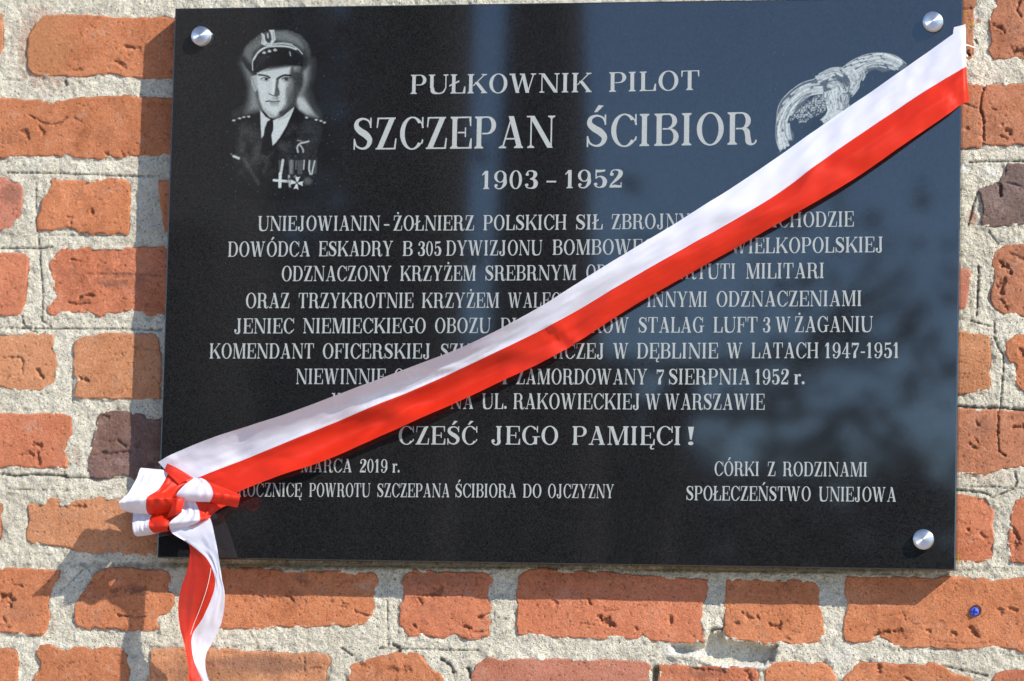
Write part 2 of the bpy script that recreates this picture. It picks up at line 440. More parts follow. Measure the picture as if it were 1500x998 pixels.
# dents: (polyline px, half width px, depth m)
DENTS = [
 ([(184,69),(205,71)],2.2,.004), ([(170,90),(178,94),(181,99)],3,.004), ([(188,81),(193,80)],1.8,.002),([(107,104),(118,103)],3,.0025),([(95,119),(95,122)],3,.006),
 ([(42,168),(60,179),(75,183),(88,181),(97,173)],1.6,.003), ([(58,187),(62,196)],3,.004),([(37,191),(41,204)],2.5,.004),([(30,193),(38,197)],1.8,.003),([(110,174),(118,178)],2,.002),([(155,225),(160,229)],3,.003),([(177,221),(180,228)],2,.003),
 ([(118,272),(140,266),(150,264)],1.4,.002),([(135,308),(136,312)],2.5,.0035),([(98,317),(104,319),(104,336)],1.4,.002),
 ([(105,380),(117,383)],1.8,.003),([(113,440),(120,434),(135,433)],2.6,.005),([(115,446),(130,444)],1.8,.003),([(128,402),(190,402),(235,403)],1.2,.0015),([(100,443),(112,446)],2,.003),
 ([(4,524),(30,524),(33,530),(32,548)],1.6,.003),([(55,542),(63,555)],2.6,.005),([(10,552),(30,549)],1.6,.002),([(119,555),(128,557)],3,.005),([(168,520),(180,519)],1.4,.002),([(195,508),(236,513)],1.3,.002),
 ([(50,650),(60,653)],3,.004),([(43,664),(48,668)],3,.003),([(55,665),(57,680)],2.4,.004),([(28,667),(42,665)],1.5,.003),([(150,609),(160,612)],2.4,.003),([(150,663),(158,665)],2.5,.004),([(130,668),(150,666),(170,664),(190,661)],1.6,.003),([(200,655),(206,648)],2.5,.004),([(172,645),(184,655)],2,.003),
 ([(85,740),(95,742)],3,.003),([(107,741),(125,742)],2.5,.003),([(183,819),(190,820)],3.5,.006),([(128,846),(131,849)],3.5,.007),([(22,857),(32,859)],2.5,.003),([(3,875),(12,874),(18,880),(14,890)],3.5,.006),([(5,905),(12,918)],2.2,.003),([(198,864),(210,863)],6,.003),([(164,865),(171,865)],3,.003),([(172,902),(195,905),(212,903)],1.8,.004),
 ([(380,876),(425,876)],3.5,.002),([(420,873),(428,880)],3,.003),([(440,848),(446,852)],4,.002),([(500,888),(508,886)],3,.003),([(482,882),(488,880)],2,.002),([(520,896),(545,904)],1.8,.003),
 ([(636,863),(648,866),(645,870),(618,872)],2,.004),([(612,876),(617,884)],2,.003),([(605,914),(607,918)],2.4,.004),([(676,918),(690,920)],2.2,.005),([(700,905),(715,900),(722,903)],2.2,.005),([(690,928),(712,925)],2,.003),([(640,866),(646,860)],3,.004),
 ([(878,905),(888,912),(897,916)],4,.007),([(885,907),(892,910)],4,.006),([(980,905),(982,912)],3,.005),([(810,880),(815,883)],2.4,.003),([(862,877),(864,884)],2.2,.004),([(885,896),(905,893)],1.6,.002),([(850,914),(870,916)],1.5,.002),([(930,919),(933,924)],2,.003),
 ([(1088,898),(1096,903),(1100,906),(1110,905)],2.6,.004),([(1077,912),(1082,914)],3,.004),([(1128,916),(1140,920),(1143,912)],2.6,.004),([(1150,935),(1160,938)],2,.002),
 ([(1280,933),(1295,926),(1310,925),(1320,923)],2.6,.005),([(1395,928),(1399,929)],3.5,.004),([(1420,918),(1426,924),(1431,932)],3.8,.005),([(1462,895),(1466,896)],4,.004),([(1477,891),(1490,895)],2.2,.003),([(1325,903),(1326,909)],2.2,.003),([(1355,924),(1362,925)],2,.003),([(1340,915),(1400,912)],.9,.0015),([(1376,940),(1420,944),(1450,942)],1.3,.0012),
 ([(570,981),(600,983)],4,.003),([(522,970),(532,975)],3,.003),([(446,962),(446,982)],1.3,.002),([(455,980),(470,978)],1.5,.002),([(1286,975),(1288,984)],3,.004),([(1325,992),(1335,998)],2,.003),([(1095,985),(1100,996)],3,.004),([(1020,980),(1060,984)],2.4,.003),
 ([(1456,38),(1464,40),(1470,46)],3,.005),([(1484,76),(1500,74)],5,.006),([(1494,0),(1490,15),(1495,24)],1.8,.004),
 ([(1443,120),(1437,145),(1436,160),(1441,178),(1440,218)],1.7,.006),([(1467,183),(1470,185)],2.6,.003),([(1474,190),(1480,192),(1478,198)],2.6,.004),([(1408,150),(1428,158),(1434,158)],1.2,.003),([(1452,160),(1458,162)],2,.003),([(1415,188),(1418,188)],2,.003),([(1467,200),(1474,203)],2,.003),
 ([(1464,270),(1466,285)],3.4,.007),([(1475,268),(1495,273)],1.4,.003),([(1450,290),(1456,310)],1.2,.002),
 ([(1465,385),(1475,392),(1480,400)],3.5,.006),([(1462,420),(1470,410),(1466,430)],3.5,.006),([(1468,440),(1476,452)],3,.004),([(1480,372),(1500,380)],2.4,.003),
 ([(1462,598),(1461,640),(1464,662),(1472,667)],1.6,.005),([(1430,620),(1433,624)],2.8,.004),([(1420,650),(1432,660)],2,.003),([(1484,626),(1500,626)],3,.004),([(1425,639),(1432,647)],1.8,.003),
 ([(1436,782),(1446,790)],2.4,.003),([(1417,775),(1420,777)],2,.003),([(1495,512),(1497,518)],3,.004),([(1484,775),(1492,790),(1488,800)],3.5,.005),
 ([(1411,83),(1416,80)],3.4,.008),([(1424,52),(1424,84)],1.1,.002),([(1411,13),(1424,13)],1.3,.003),([(1414,25),(1426,25)],1.0,.002),
 ([(590,838),(640,840)],1,.001),
]
# grooves struck into the mortar: same format
GROOVES = [
 ([(8,252.5),(60,253),(120,255),(170,257),(186,258),(232,258)],1.3,.004), ([(0,363.5),(60,364),(75,361.5)],1.3,.004), ([(53,268),(52,300),(55,345),(58,380),(62,430),(60,470),(75,478)],1.2,.003),
 ([(0,480.5),(70,481),(120,482),(184,482),(236,483)],1.3,.004), ([(32,463),(33,473),(42,483),(55,487)],1.2,.004), ([(0,694),(20,697),(50,695),(95,697)],1.8,.005),([(95,700),(130,700),(180,700)],1.2,.003),([(12,716),(50,718),(98,718)],1.2,.003),
 ([(105,560),(106,600)],1,.002),([(65,345),(186,345)],.8,.002),([(555,950),(700,953)],1.4,.003),([(567,880),(568,950)],1.2,.003),([(515,960),(500,950)],2,.004),([(575,944),(584,950),(583,955)],3,.006),
 ([(645,965),(660,975),(664,985)],2.5,.005),([(685,980),(688,990)],3,.006),([(728,905),(745,908)],1.2,.002),([(1380,975),(1410,982),(1445,990)],1.6,.004),
 ([(1432,283),(1425,300),(1418,330)],1.6,.005),([(1433,390),(1432,430),(1430,462)],1.4,.005),([(1403,595),(1440,598),(1462,597),(1500,601)],2.0,.006),([(1455,490),(1462,510),(1470,520),(1468,560),(1465,596)],1.3,.004),
 ([(1405,718),(1440,722),(1450,726)],1.5,.004),([(1418,238),(1470,236),(1500,236)],1.4,.004),([(1448,340),(1456,350),(1462,358)],1.4,.003),([(1456,470),(1457,490)],1.2,.003),([(1400,712),(1500,715)],1.2,.003),([(1485,690),(1490,705),(1485,716),(1450,730)],1.4,.004),
 ([(0,116),(34,118)],1,.002),([(95,118),(95,124)],2.4,.005),([(145,845),(150,858)],1.5,.002),([(84,870),(120,835)],1.2,.002),([(1422,470),(1450,478)],1.2,.004),([(1428,58),(1432,64)],1.6,.004),
 ([(250,826),(800,832),(1390,842)],1.0,.002),([(1040,926),(1046,922),(1056,922)],3,.006),([(140,806),(142,809)],1,.003),([(100,955),(100,955)],1,.001),
]
CAVITY = [(982,946),(1028,943),(1038,930),(1056,926),(1062,940),(1098,942),(1120,949),(1138,946),(1132,966),(1118,974),(1060,973),(1036,966),(1018,958),(990,958)]
SLOT = [(955,980),(963,975),(965,1002),(963,1040),(953,1040)]
# blobs (x, y, rx, ry, amount, channel)
BLOBS = [(65,70,45,60,.55,'tan'),(380,975,85,16,.5,'stain'),(300,985,60,22,.35,'stain'),(165,415,28,6,.45,'stain'),(190,402,40,4,.35,'stain'),(160,400,14,8,.25,'stain'),(205,410,14,12,.3,'stain'),
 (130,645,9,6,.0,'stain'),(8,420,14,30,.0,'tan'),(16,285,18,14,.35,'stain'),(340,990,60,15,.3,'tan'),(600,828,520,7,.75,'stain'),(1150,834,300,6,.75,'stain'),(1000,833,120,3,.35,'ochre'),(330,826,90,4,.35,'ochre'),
 (1421,35,8,3,.8,'ochre'),(1404,818,3,10,.7,'ochre'),(1414,20,3,3,.6,'ochre'),(1440,625,22,14,.25,'stain'),(195,862,16,8,.35,'stain'),(30,895,24,18,.2,'stain'),(1405,745,30,20,.15,'tan'),
 (1424,318,8,12,.7,'tan'),(1432,30,5,4,.8,'tan'),(1010,957,30,6,.7,'white'),(1085,975,60,4,.8,'white'),(1412,68,8,8,.5,'white'),(1414,246,8,7,.8,'white'),(1450,250,16,10,.5,'white'),(1434,25,5,5,.7,'white'),
 (985,950,20,8,.5,'white'),(1228,960,20,18,.3,'white'),(300,940,60,8,.2,'white'),(440,845,12,10,.3,'stain'),(640,848,70,10,.25,'stain'),(860,842,90,8,.2,'stain'),(1495,990,20,10,.2,'stain'),(1030,985,40,8,.3,'stain'),
 (95,655,4,40,.25,'tan'),(112,665,6,16,.3,'tan'),(15,200,40,14,.12,'stain'),(1440,700,60,10,.15,'tan'),(430,875,20,14,.2,'stain'),(1490,1000,30,10,.2,'stain')]


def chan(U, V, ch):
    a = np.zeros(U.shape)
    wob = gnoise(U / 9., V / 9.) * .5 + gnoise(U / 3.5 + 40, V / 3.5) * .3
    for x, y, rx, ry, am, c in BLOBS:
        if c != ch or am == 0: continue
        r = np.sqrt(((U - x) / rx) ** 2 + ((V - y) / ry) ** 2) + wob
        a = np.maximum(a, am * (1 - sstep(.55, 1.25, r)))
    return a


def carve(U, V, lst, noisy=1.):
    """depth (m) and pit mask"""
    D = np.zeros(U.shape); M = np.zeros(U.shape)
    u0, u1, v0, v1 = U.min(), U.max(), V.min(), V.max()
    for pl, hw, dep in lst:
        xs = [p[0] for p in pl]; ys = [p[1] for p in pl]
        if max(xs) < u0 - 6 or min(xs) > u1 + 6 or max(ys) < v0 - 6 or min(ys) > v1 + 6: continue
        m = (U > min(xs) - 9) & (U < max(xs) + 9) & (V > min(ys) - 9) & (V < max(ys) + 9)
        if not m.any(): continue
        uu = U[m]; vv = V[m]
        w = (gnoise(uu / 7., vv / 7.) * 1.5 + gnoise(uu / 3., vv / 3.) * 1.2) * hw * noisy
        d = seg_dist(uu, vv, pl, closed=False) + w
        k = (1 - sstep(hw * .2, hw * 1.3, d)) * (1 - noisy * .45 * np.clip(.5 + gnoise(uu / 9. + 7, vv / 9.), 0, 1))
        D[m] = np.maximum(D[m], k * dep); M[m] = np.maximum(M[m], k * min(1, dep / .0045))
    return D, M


def dense(poly, step, amp, seed):
    P = np.asarray(poly, float); out = []
    Q = np.roll(P, -1, 0)
    for a, b in zip(P, Q):
        L = np.hypot(*(b - a)); n = max(1, int(round(L / step)))
        for k in range(n): out.append(a + (b - a) * k / n)
    P = np.array(out)
    # soften corners a little, then roughen the arris
    P = .25 * np.roll(P, 1, 0) + .5 * P + .25 * np.roll(P, -1, 0)
    x, y = P[:, 0], P[:, 1]
    P = P + np.stack([fbm(x, y, 11, 3, seed), fbm(x, y, 11, 3, seed + 5)], 1) * amp
    return P


def make_brick(poly, rough, step, seed, base_y, parent, col, simple=False):
    P = dense(poly, step, 1.1 + .5 * rough, seed)
    x0, x1, y0, y1 = P[:, 0].min(), P[:, 0].max(), P[:, 1].min(), P[:, 1].max()
    C = [(x0, y0), (x1, y0), (x1, y1), (x0, y1)]
    ix = [int(np.argmin(((P - c) * [1, 1]) @ np.diag([1, 1]) @ ((P - c)).T.diagonal() if False else ((P - c) ** 2).sum(1))) for c in C]
    n = len(P)

    def run(i, j):
        k = i; r = [P[i]]
        while k != j:
            k = (k + 1) % n; r.append(P[k])
        return np.array(r)

    def resamp(A, m):
        s = np.concatenate([[0], np.cumsum(np.hypot(*np.diff(A, axis=0).T))]); t = np.linspace(0, s[-1], m)
        return np.stack([np.interp(t, s, A[:, 0]), np.interp(t, s, A[:, 1])], 1)
    nc = max(6, int((x1 - x0) / step)); nr = max(6, int((y1 - y0) / step))
    T = resamp(run(ix[0], ix[1]), nc); R = resamp(run(ix[1], ix[2]), nr)
    B = resamp(run(ix[2], ix[3]), nc)[::-1]; L = resamp(run(ix[3], ix[0]), nr)[::-1]
    u = np.linspace(0, 1, nc)[None, :, None]; v = np.linspace(0, 1, nr)[:, None, None]
    G = (1 - v) * T[None] + v * B[None] + (1 - u) * L[:, None] + u * R[:, None] \
        - ((1 - u) * (1 - v) * T[0] + u * (1 - v) * T[-1] + (1 - u) * v * B[0] + u * v * B[-1])
    U, V = G[..., 0], G[..., 1]
    d = seg_dist(U, V, P) * .00087
    r = .0021 + .0022 * np.clip(gnoise(U / 15., V / 15.) * 2, -.5, 1.4)
    r = np.maximum(r, .0010)
    e = np.clip(1 - d / r, 0, 1)
    h = -r * (1 - np.sqrt(np.maximum(1 - e * e, 0))) * 1.3
    rs = (.4, .6, .8, 1.25)[rough]
    h = h + fbm(U, V, 60, 2, seed) * .0022 * rs + fbm(U, V, 18, 3, seed + 2) * .0008 * rs + fbm(U, V, 5.5, 3, seed + 3, .7) * .00032
    # sheared clay: shallow torn streaks
    h = h - np.clip(fbm(U * .6, V, 6, 3, seed + 8) - .55, 0, 1) * .008 * rs
    D, M = carve(U, V, DENTS)
    D2 = sstep(.50, .62, fbm(U, V, 4.2, 2, seed + 11, .7)) * .0016 * (d > .003)
    h = h - D - D2
    M = np.maximum(M * .45, D2 / .0016 * .45)
    h = h + (sstep(1, .0, d / .05)) * -.0006
    Y = base_y - h
    Wd = p2w(U, V, np.zeros_like(U)); Wd[..., 1] = Y
    # skirt going into the wall
    ring = np.concatenate([np.arange(nc), np.arange(1, nr) * nc + nc - 1, (nr - 1) * nc + np.arange(nc - 2, -1, -1), np.arange(nr - 2, 0, -1) * nc])
    V3 = Wd.reshape(-1, 3)
    sk1 = V3[ring].copy(); sk1[:, 1] += .004
    sk2 = V3[ring].copy(); sk2[:, 1] = .045
    cen = V3.mean(0); sk2[:, [0, 2]] += (cen - sk2)[:, [0, 2]] * .03
    N0 = len(V3); m = len(ring)
    a = ring; b = np.roll(ring, -1); i1 = N0 + np.arange(m); i2 = np.roll(i1, -1); j1 = N0 + m + np.arange(m); j2 = np.roll(j1, -1)
    Fc = np.concatenate([grid_faces(nr, nc)[:, ::-1], np.stack([a, b, i2, i1], 1)[:, ::-1], np.stack([i1, i2, j2, j1], 1)[:, ::-1]])
    Fc = Fc[:, ::-1]
    V3 = np.concatenate([V3, sk1, sk2])
    org = np.array([cen[0], 0, cen[2]])
    me = mesh('brick', V3 - org, Fc)
    pad = lambda q: np.concatenate([q.ravel(), np.zeros(2 * m)])
    attr(me, 'stain', pad(chan(U, V, 'stain'))); attr(me, 'tan', pad(chan(U, V, 'tan'))); attr(me, 'ochre', pad(chan(U, V, 'ochre')))
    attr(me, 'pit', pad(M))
    o = link('brick', me, M_BRICK, parent)
    o.location = org
    o.color = (*col, 1)
    return o


wall = tag(empty('brick_wall'), 'weathered orange brick wall with wide pale lime mortar joints behind the black plaque', 'wall')
rnd = random.Random(4)
HID = (300, 1368, 24, 795)
polys = []
for i, (c, rg, poly) in enumerate(BRICKS):
    k = 1 + rnd.uniform(-.06, .06)
    make_brick(poly, rg, 1.7, i + 3, rnd.uniform(-.0012, .0012) - .0006, wall, tuple(x * k * 1.1 for x in c))
    polys.append(poly)
# the courses go on beyond the frame (coarser)
outer = []
tops_l = [22, 141, 260, 369, 487, 604, 732, 832, 948]; tops_r = [-26, 122, 240, 358, 488, 598, 727, 845, 980]


def course(xa, xb, yt, h):
    x = xa + rnd.uniform(0, 120)
    while x < xb - 40:
        w = rnd.choice([120, 240, 250, 130])
        w = min(w, xb - x)
        if w > 50: outer.append([(x + 4, yt + rnd.uniform(-2, 2)), (x + w * .5, yt + rnd.uniform(-3, 3)), (x + w - 4, yt + rnd.uniform(-2, 2)), (x + w, yt + h * .5), (x + w - 4, yt + h + rnd.uniform(-2, 2)), (x + w * .5, yt + h + rnd.uniform(-3, 3)), (x + 4, yt + h + rnd.uniform(-2, 2)), (x, yt + h * .5)])
        x += w + 26


for yt in tops_l: course(-560, -92, yt, 88)
for yt in tops_r: course(1592, 2080, yt, 88 if yt > 0 else 112)
for yt in (-342, -224, -106): course(-560, 2080, yt, 88 if yt > -110 else 90)
outer = [[(x, min(y, -34) if (max(q[1] for q in p) < 20 and x > 1350) else y) for x, y in p] for p in outer]
for yt in (1075, 1193, 1311): course(-560, 2080, yt, 90)
for i, p in enumerate(outer):
    c = rnd.choice([OR, TN, RD, BR, OR, RD]); k = 1 + rnd.uniform(-.1, .1)
    make_brick(p, rnd.choice([0, 1, 2]), 6.0, i + 90, rnd.uniform(-.0012, .0012), wall, tuple(x * k for x in c))
    polys.append(p)

# ------------------------------------------------------------------ mortar sheet


def mortar_patch(us, vs, drop=None):
    U, V = np.meshgrid(us, vs)
    base = .0016
    h = fbm(U, V, 45, 2, 3) * .0016 + fbm(U, V, 14, 3, 5) * .0017 + fbm(U, V, 4, 2, 6, .7) * .0013
    dist = np.full(U.shape, 1e3)
    for p in polys:
        A = np.asarray(p, float)
        x0, y0 = A.min(0) - 16; x1, y1 = A.max(0) + 16
        iu = np.where((us >= x0) & (us <= x1))[0]; iv = np.where((vs >= y0) & (vs <= y1))[0]
        if len(iu) == 0 or len(iv) == 0: continue
        sl = (slice(iv[0], iv[-1] + 1), slice(iu[0], iu[-1] + 1))
        dist[sl] = np.minimum(dist[sl], sdf(U[sl], V[sl], A))
    # lips where the lime was pushed against bricks, deep inside the brick footprint it falls away
    h = h + (1 - sstep(0, 9, dist)) * fbm(U, V, 22, 2, 12) * .0035
    D, M = carve(U, V, GROOVES, .55)
    h = h - D
    cav = sdf(U, V, CAVITY) if (us.min() < 1150 and us.max() > 950) else np.full(U.shape, 99.)
    kc = 1 - sstep(-5, 3, cav + gnoise(U / 7, V / 7) * 4)
    h = h * (1 - kc * .8) - kc * .017
    rim = np.exp(-((cav - 5) / 4.) ** 2) * (V > 960); h = h + rim * .003
    sl_ = sdf(U, V, SLOT) if (us.min() < 1150 and us.max() > 900) else np.full(U.shape, 99.)
    h = h - (1 - sstep(-3, 2, sl_)) * .022
    Y = base - h
    Y = Y + (1 - sstep(-9, -4, dist)) * .016
    Wd = p2w(U, V, np.zeros_like(U)); Wd[..., 1] = Y
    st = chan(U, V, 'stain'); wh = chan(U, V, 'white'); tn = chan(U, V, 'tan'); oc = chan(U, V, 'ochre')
    return U, V, Wd, (st, wh, tn, oc, M * .8)


def build_mortar():
    fu = np.arange(-24, 1526, 1.9); fv = np.arange(-24, 1026, 1.9)
    U, V, Wd, at = mortar_patch(fu, fv)
    Fc = grid_faces(*U.shape)
    cu = (U[:-1, :-1] + .95).ravel(); cv = (V[:-1, :-1] + .95).ravel()
    keep = ~((cu > HID[0]) & (cu < HID[1]) & (cv > HID[2]) & (cv < HID[3]))
    Fc = Fc[keep]
    used = np.unique(Fc); mp = np.full(U.size, -1); mp[used] = np.arange(len(used)); Fc = mp[Fc]
    Vs = [Wd.reshape(-1, 3)[used]]; Fs = [Fc]; As = [[a.ravel()[used] for a in at]]
    off = len(used)
    big = [(-600, -20, -480, 1460), (1522, 2120, -480, 1460), (-20, 1522, -480, -20), (-20, 1522, 1022, 1460), (290, 1378, 14, 805)]
    for j, (a, b, c, d) in enumerate(big):
        st = 9 if j < 4 else 14
        us = np.linspace(a, b, int((b - a) / st) + 1); vs = np.linspace(c, d, int((d - c) / st) + 1)
        U2, V2, W2, at2 = mortar_patch(us, vs)
        if j == 4: W2[..., 1] = np.maximum(W2[..., 1], .003) + .004
        Vs.append(W2.reshape(-1, 3)); Fs.append(grid_faces(*U2.shape) + off); As.append([q.ravel() for q in at2]); off += U2.size
    me = mesh('mortar', np.concatenate(Vs), np.concatenate(Fs)[:, ::-1])
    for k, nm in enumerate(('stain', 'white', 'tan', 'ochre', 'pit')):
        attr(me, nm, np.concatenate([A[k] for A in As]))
    return link('mortar', me, M_MORTAR, wall)


build_mortar()

# ------------------------------------------------------------------ plaque
PH = .35
plaque = tag(empty('memorial_plaque', (0, -F, 0)), 'large polished black granite memorial plaque engraved with silver grey lettering', 'plaque')


def kid(o):
    """parent to the plaque while keeping world placement"""
    o.parent = plaque
    o.location = (o.location[0], o.location[1] + F, o.location[2])
    return o


bm = bmesh.new()
bmesh.ops.create_cube(bm, size=1)
for v in bm.verts: v.co = Vector((v.co.x * 1.0, v.co.y * .030, v.co.z * .70))
bmesh.ops.bevel(bm, geom=bm.edges[:], offset=.0016, segments=2, affect='EDGES', profile=.5)
me = bpy.data.meshes.new('slab'); bm.to_mesh(me); bm.free()
slab = link('slab', me, M_GRAN, plaque, smooth=False)
slab.location = (0, .015, 0)

# ---- serif lettering, drawn stroke by stroke (cap height 1)
T, TH, SF, OV = .152, .046, .044, .066


class G:
    def __init__(s): s.p = []          # list of strips (edgeA, edgeB)

    def strip(s, A, B): s.p.append((np.asarray(A, float), np.asarray(B, float))); return s

    def box(s, x0, y0, x1, y1): return s.strip([(x0, y0), (x1, y0)], [(x0, y1), (x1, y1)])

    def stem(s, x, y0=0., y1=1., w=T, top=True, bot=True, ov=OV):
        s.box(x, y0, x + w, y1)
        if bot: s.serif(x, w, y0, 1, ov)
        if top: s.serif(x, w, y1, -1, ov)
        return s

    def serif(s, x, w, y, d, ov=OV):
        s.box(x - ov, min(y, y + d * SF), x + w + ov, max(y, y + d * SF))
        b = .05
        s.strip([(x - ov * .7, y + d * SF), (x, y + d * (SF + b))], [(x - ov * .6, y + d * SF * .9), (x + .01, y + d * SF * .9)])
        s.strip([(x + w, y + d * (SF + b)), (x + w + ov * .7, y + d * SF)], [(x + w - .01, y + d * SF * .9), (x + w + ov * .6, y + d * SF * .9)])
        return s

    def arc(s, cx, cy, rx, ry, a0, a1, w, t, n=18):
        a = np.radians(np.linspace(a0, a1, n))
        s.strip(np.stack([cx + rx * np.cos(a), cy + ry * np.sin(a)], 1), np.stack([cx + (rx - w) * np.cos(a), cy + (ry - t) * np.sin(a)], 1)); return s

    def line(s, x0, y0, x1, y1, w):
        """diagonal whose ends are cut horizontally, w = horizontal width"""
        s.strip([(x0 - w / 2, y0), (x1 - w / 2, y1)], [(x0 + w / 2, y0), (x1 + w / 2, y1)]); return s

    def path(s, pts, ws, n=36):
        P = crom(pts, n); w = crom(np.asarray(ws, float)[:, None], n)
        d = np.gradient(P, axis=0); d /= np.hypot(d[:, 0], d[:, 1])[:, None] + 1e-9
        N = np.stack([-d[:, 1], d[:, 0]], 1) * w / 2
        s.strip(P + N, P - N); return s

    def ball(s, x, y, r): s.arc(x, y, r, r, 0, 360, r, r, 14); return s

    def beak(s, x, y, dx, dy, w=.06):
        s.strip([(x - w, y), (x - w * .3, y + dy)], [(x, y), (x, y + dy)]); return s


def glyphs():
    D = {}

    def g(ch, w):
        D[ch] = (G(), w); return D[ch][0]
    a = g('A', .92); a.line(.17, 0, .46, 1, TH * 1.1).line(.73, 0, .44, 1, T * 1.12).box(.24, .27, .64, .27 + TH); a.serif(.14, .06, 0, 1, .09); a.serif(.62, T, 0, 1, .07)
    b = g('B', .82); b.stem(.12, top=True); b.box(.3, 1 - TH, .5, 1).box(.3, .5, .5, .5 + TH).box(.3, 0, .5, TH).arc(.48, .765, .25, .235, -90, 90, T * .93, TH).arc(.48, .275, .30, .275, -90, 90, T, TH)
    for ch in 'C':
        c = g('C', .86); c.arc(.46, .5, .40, .52, 40, 322, T, TH, 34); c.path([(.755, .84), (.8, .72), (.81, .66)], [.05, .05, .05], 5); c.box(.775, .66, .82, 1.0); c.path([(.775, .18), (.80, .25), (.81, .3)], [.06, .05, .04], 5)
    d = g('D', .9); d.stem(.12); d.box(.3, 1 - TH, .46, 1).box(.3, 0, .46, TH).arc(.44, .5, .40, .5, -90, 90, T, TH, 24)
    e = g('E', .8); e.stem(.12); e.box(.3, 1 - TH, .72, 1).box(.3, 0, .74, TH).box(.3, .48, .55, .48 + TH).strip([(.66, 1), (.70, .70)], [(.735, 1), (.735, .70)]).strip([(.66, 0), (.72, .32)], [(.76, 0), (.76, .32)]).box(.53, .36, .57, .66)
    f = g('F', .76); f.stem(.12); f.box(.3, 1 - TH, .70, 1).box(.3, .47, .53, .47 + TH).strip([(.64, 1), (.68, .69)], [(.715, 1), (.715, .69)]).box(.51, .35, .55, .65)
    c = g('G', .94); c.arc(.46, .5, .40, .52, 40, 325, T, TH, 34); c.box(.775, .66, .82, 1.0); c.path([(.755, .84), (.8, .72)], [.05, .05], 4); c.box(.64, .02, .64 + T * .95, .42); c.box(.56, .40, .93, .40 + SF)
    h = g('H', 1.0); h.stem(.12); h.stem(.68); h.box(.3, .47, .7, .47 + TH)
    i = g('I', .44); i.stem(.12)
    j = g('J', .68); j.stem(.32, y0=.25, bot=False); j.path([(.42, .27), (.40, .08), (.27, -.01), (.13, .06), (.09, .18)], [T, .15, .07, .07, .1], 18); j.ball(.13, .2, .085)
    k = g('K', .96); k.stem(.12); k.line(.3, .38, .80, .97, TH * 1.3); k.line(.83, .02, .45, .58, T * 1.15); k.serif(.72, T, 0, 1, .06); k.serif(.76, .06, 1, -1, .09)
    l = g('L', .76); l.stem(.12); l.box(.3, 0, .70, TH).strip([(.60, 0), (.67, .36)], [(.72, 0), (.72, .36)])
    m = g('M', 1.14); m.stem(.14, w=TH, ov=.09); m.line(.54, .0, .24, 1, T * 1.1); m.line(.54, .0, .88, 1, TH * 1.1); m.stem(.86, w=T); m.box(.05, 1 - SF, .3, 1)
    n = g('N', 1.0); n.stem(.15, w=TH, top=False, ov=.09); n.line(.80, 0, .19, 1, T * 1.15); n.stem(.81, y0=0, w=TH, bot=False, ov=.09); n.box(.03, 1 - SF, .2, 1)
    o = g('O', .92); o.arc(.46, .5, .40, .52, 0, 360, T, TH, 40)
    p = g('P', .80); p.stem(.12); p.box(.3, 1 - TH, .48, 1).box(.3, .44, .48, .44 + TH).arc(.46, .72, .29, .28, -90, 90, T, TH)
    r = g('R', .92); r.stem(.12); r.box(.3, 1 - TH, .48, 1).box(.3, .47, .48, .47 + TH).arc(.46, .735, .28, .265, -90, 90, T, TH); r.path([(.50, .5), (.62, .42), (.655, .25), (.68, .08), (.78, .0), (.88, .06), (.90, .14)], [.06, .16, T, .17, .06, .05, .04], 24)
    s = g('S', .74)
    s.path([(.62, .76), (.55, .90), (.37, .97), (.19, .90), (.15, .73), (.27, .59), (.47, .46), (.60, .29), (.53, .10), (.36, .03), (.17, .11), (.10, .28)], [.05, .055, .06, .11, .16, .2, .21, .17, .11, .06, .055, .05], 44)
    s.box(.60, .68, .645, 1.0).box(.07, .0, .115, .34)
    t = g('T', .84); t.stem(.32, top=False); t.box(.06, 1 - TH, .78, 1).strip([(.06, 1), (.06, .68)], [(.13, 1), (.095, .68)]).strip([(.71, 1), (.745, .68)], [(.78, 1), (.78, .68)])
    u = g('U', .98); u.stem(.12, y0=.30, bot=False); u.stem(.80, y0=.30, w=TH, bot=False, ov=.09); u.path([(.22, .32), (.26, .10), (.46, .015), (.70, .07), (.83, .32)], [T, .17, .075, .07, TH], 24)
    v = g('V', .92); v.line(.46, 0, .20, 1, T * 1.1).line(.47, 0, .75, 1, TH * 1.1); v.serif(.10, T, 1, -1, .06); v.serif(.71, .06, 1, -1, .09)
    w = g('W', 1.30); w.line(.40, 0, .18, 1, T * 1.05).line(.40, 0, .64, 1, TH * 1.1).line(.84, 0, .62, 1, T * 1.05).line(.85, 0, 1.10, 1, TH * 1.1); w.serif(.08, T, 1, -1, .06); w.serif(.52, T, 1, -1, .04); w.serif(1.06, .06, 1, -1, .09)
    y = g('Y', .92); y.line(.44, .42, .18, 1, T * 1.1).line(.50, .42, .74, 1, TH * 1.1); y.stem(.36, y1=.46, top=False); y.serif(.08, T, 1, -1, .06); y.serif(.70, .06, 1, -1, .09)
    z = g('Z', .80); z.box(.10, 1 - TH, .70, 1).box(.06, 0, .72, TH).line(.18, 0, .60, 1, T * 1.2).strip([(.10, 1), (.08, .68)], [(.16, 1), (.115, .68)]).strip([(.66, 0), (.705, .34)], [(.72, 0), (.745, .34)])
    # figures
    o = g('0', .70); o.arc(.35, .5, .28, .52, 0, 360, T * .85, TH, 36)
    o = g('1', .56); o.stem(.20, top=False); o.strip([(.08, .80), (.21, 1.0)], [(.08, .74), (.21, .84)])
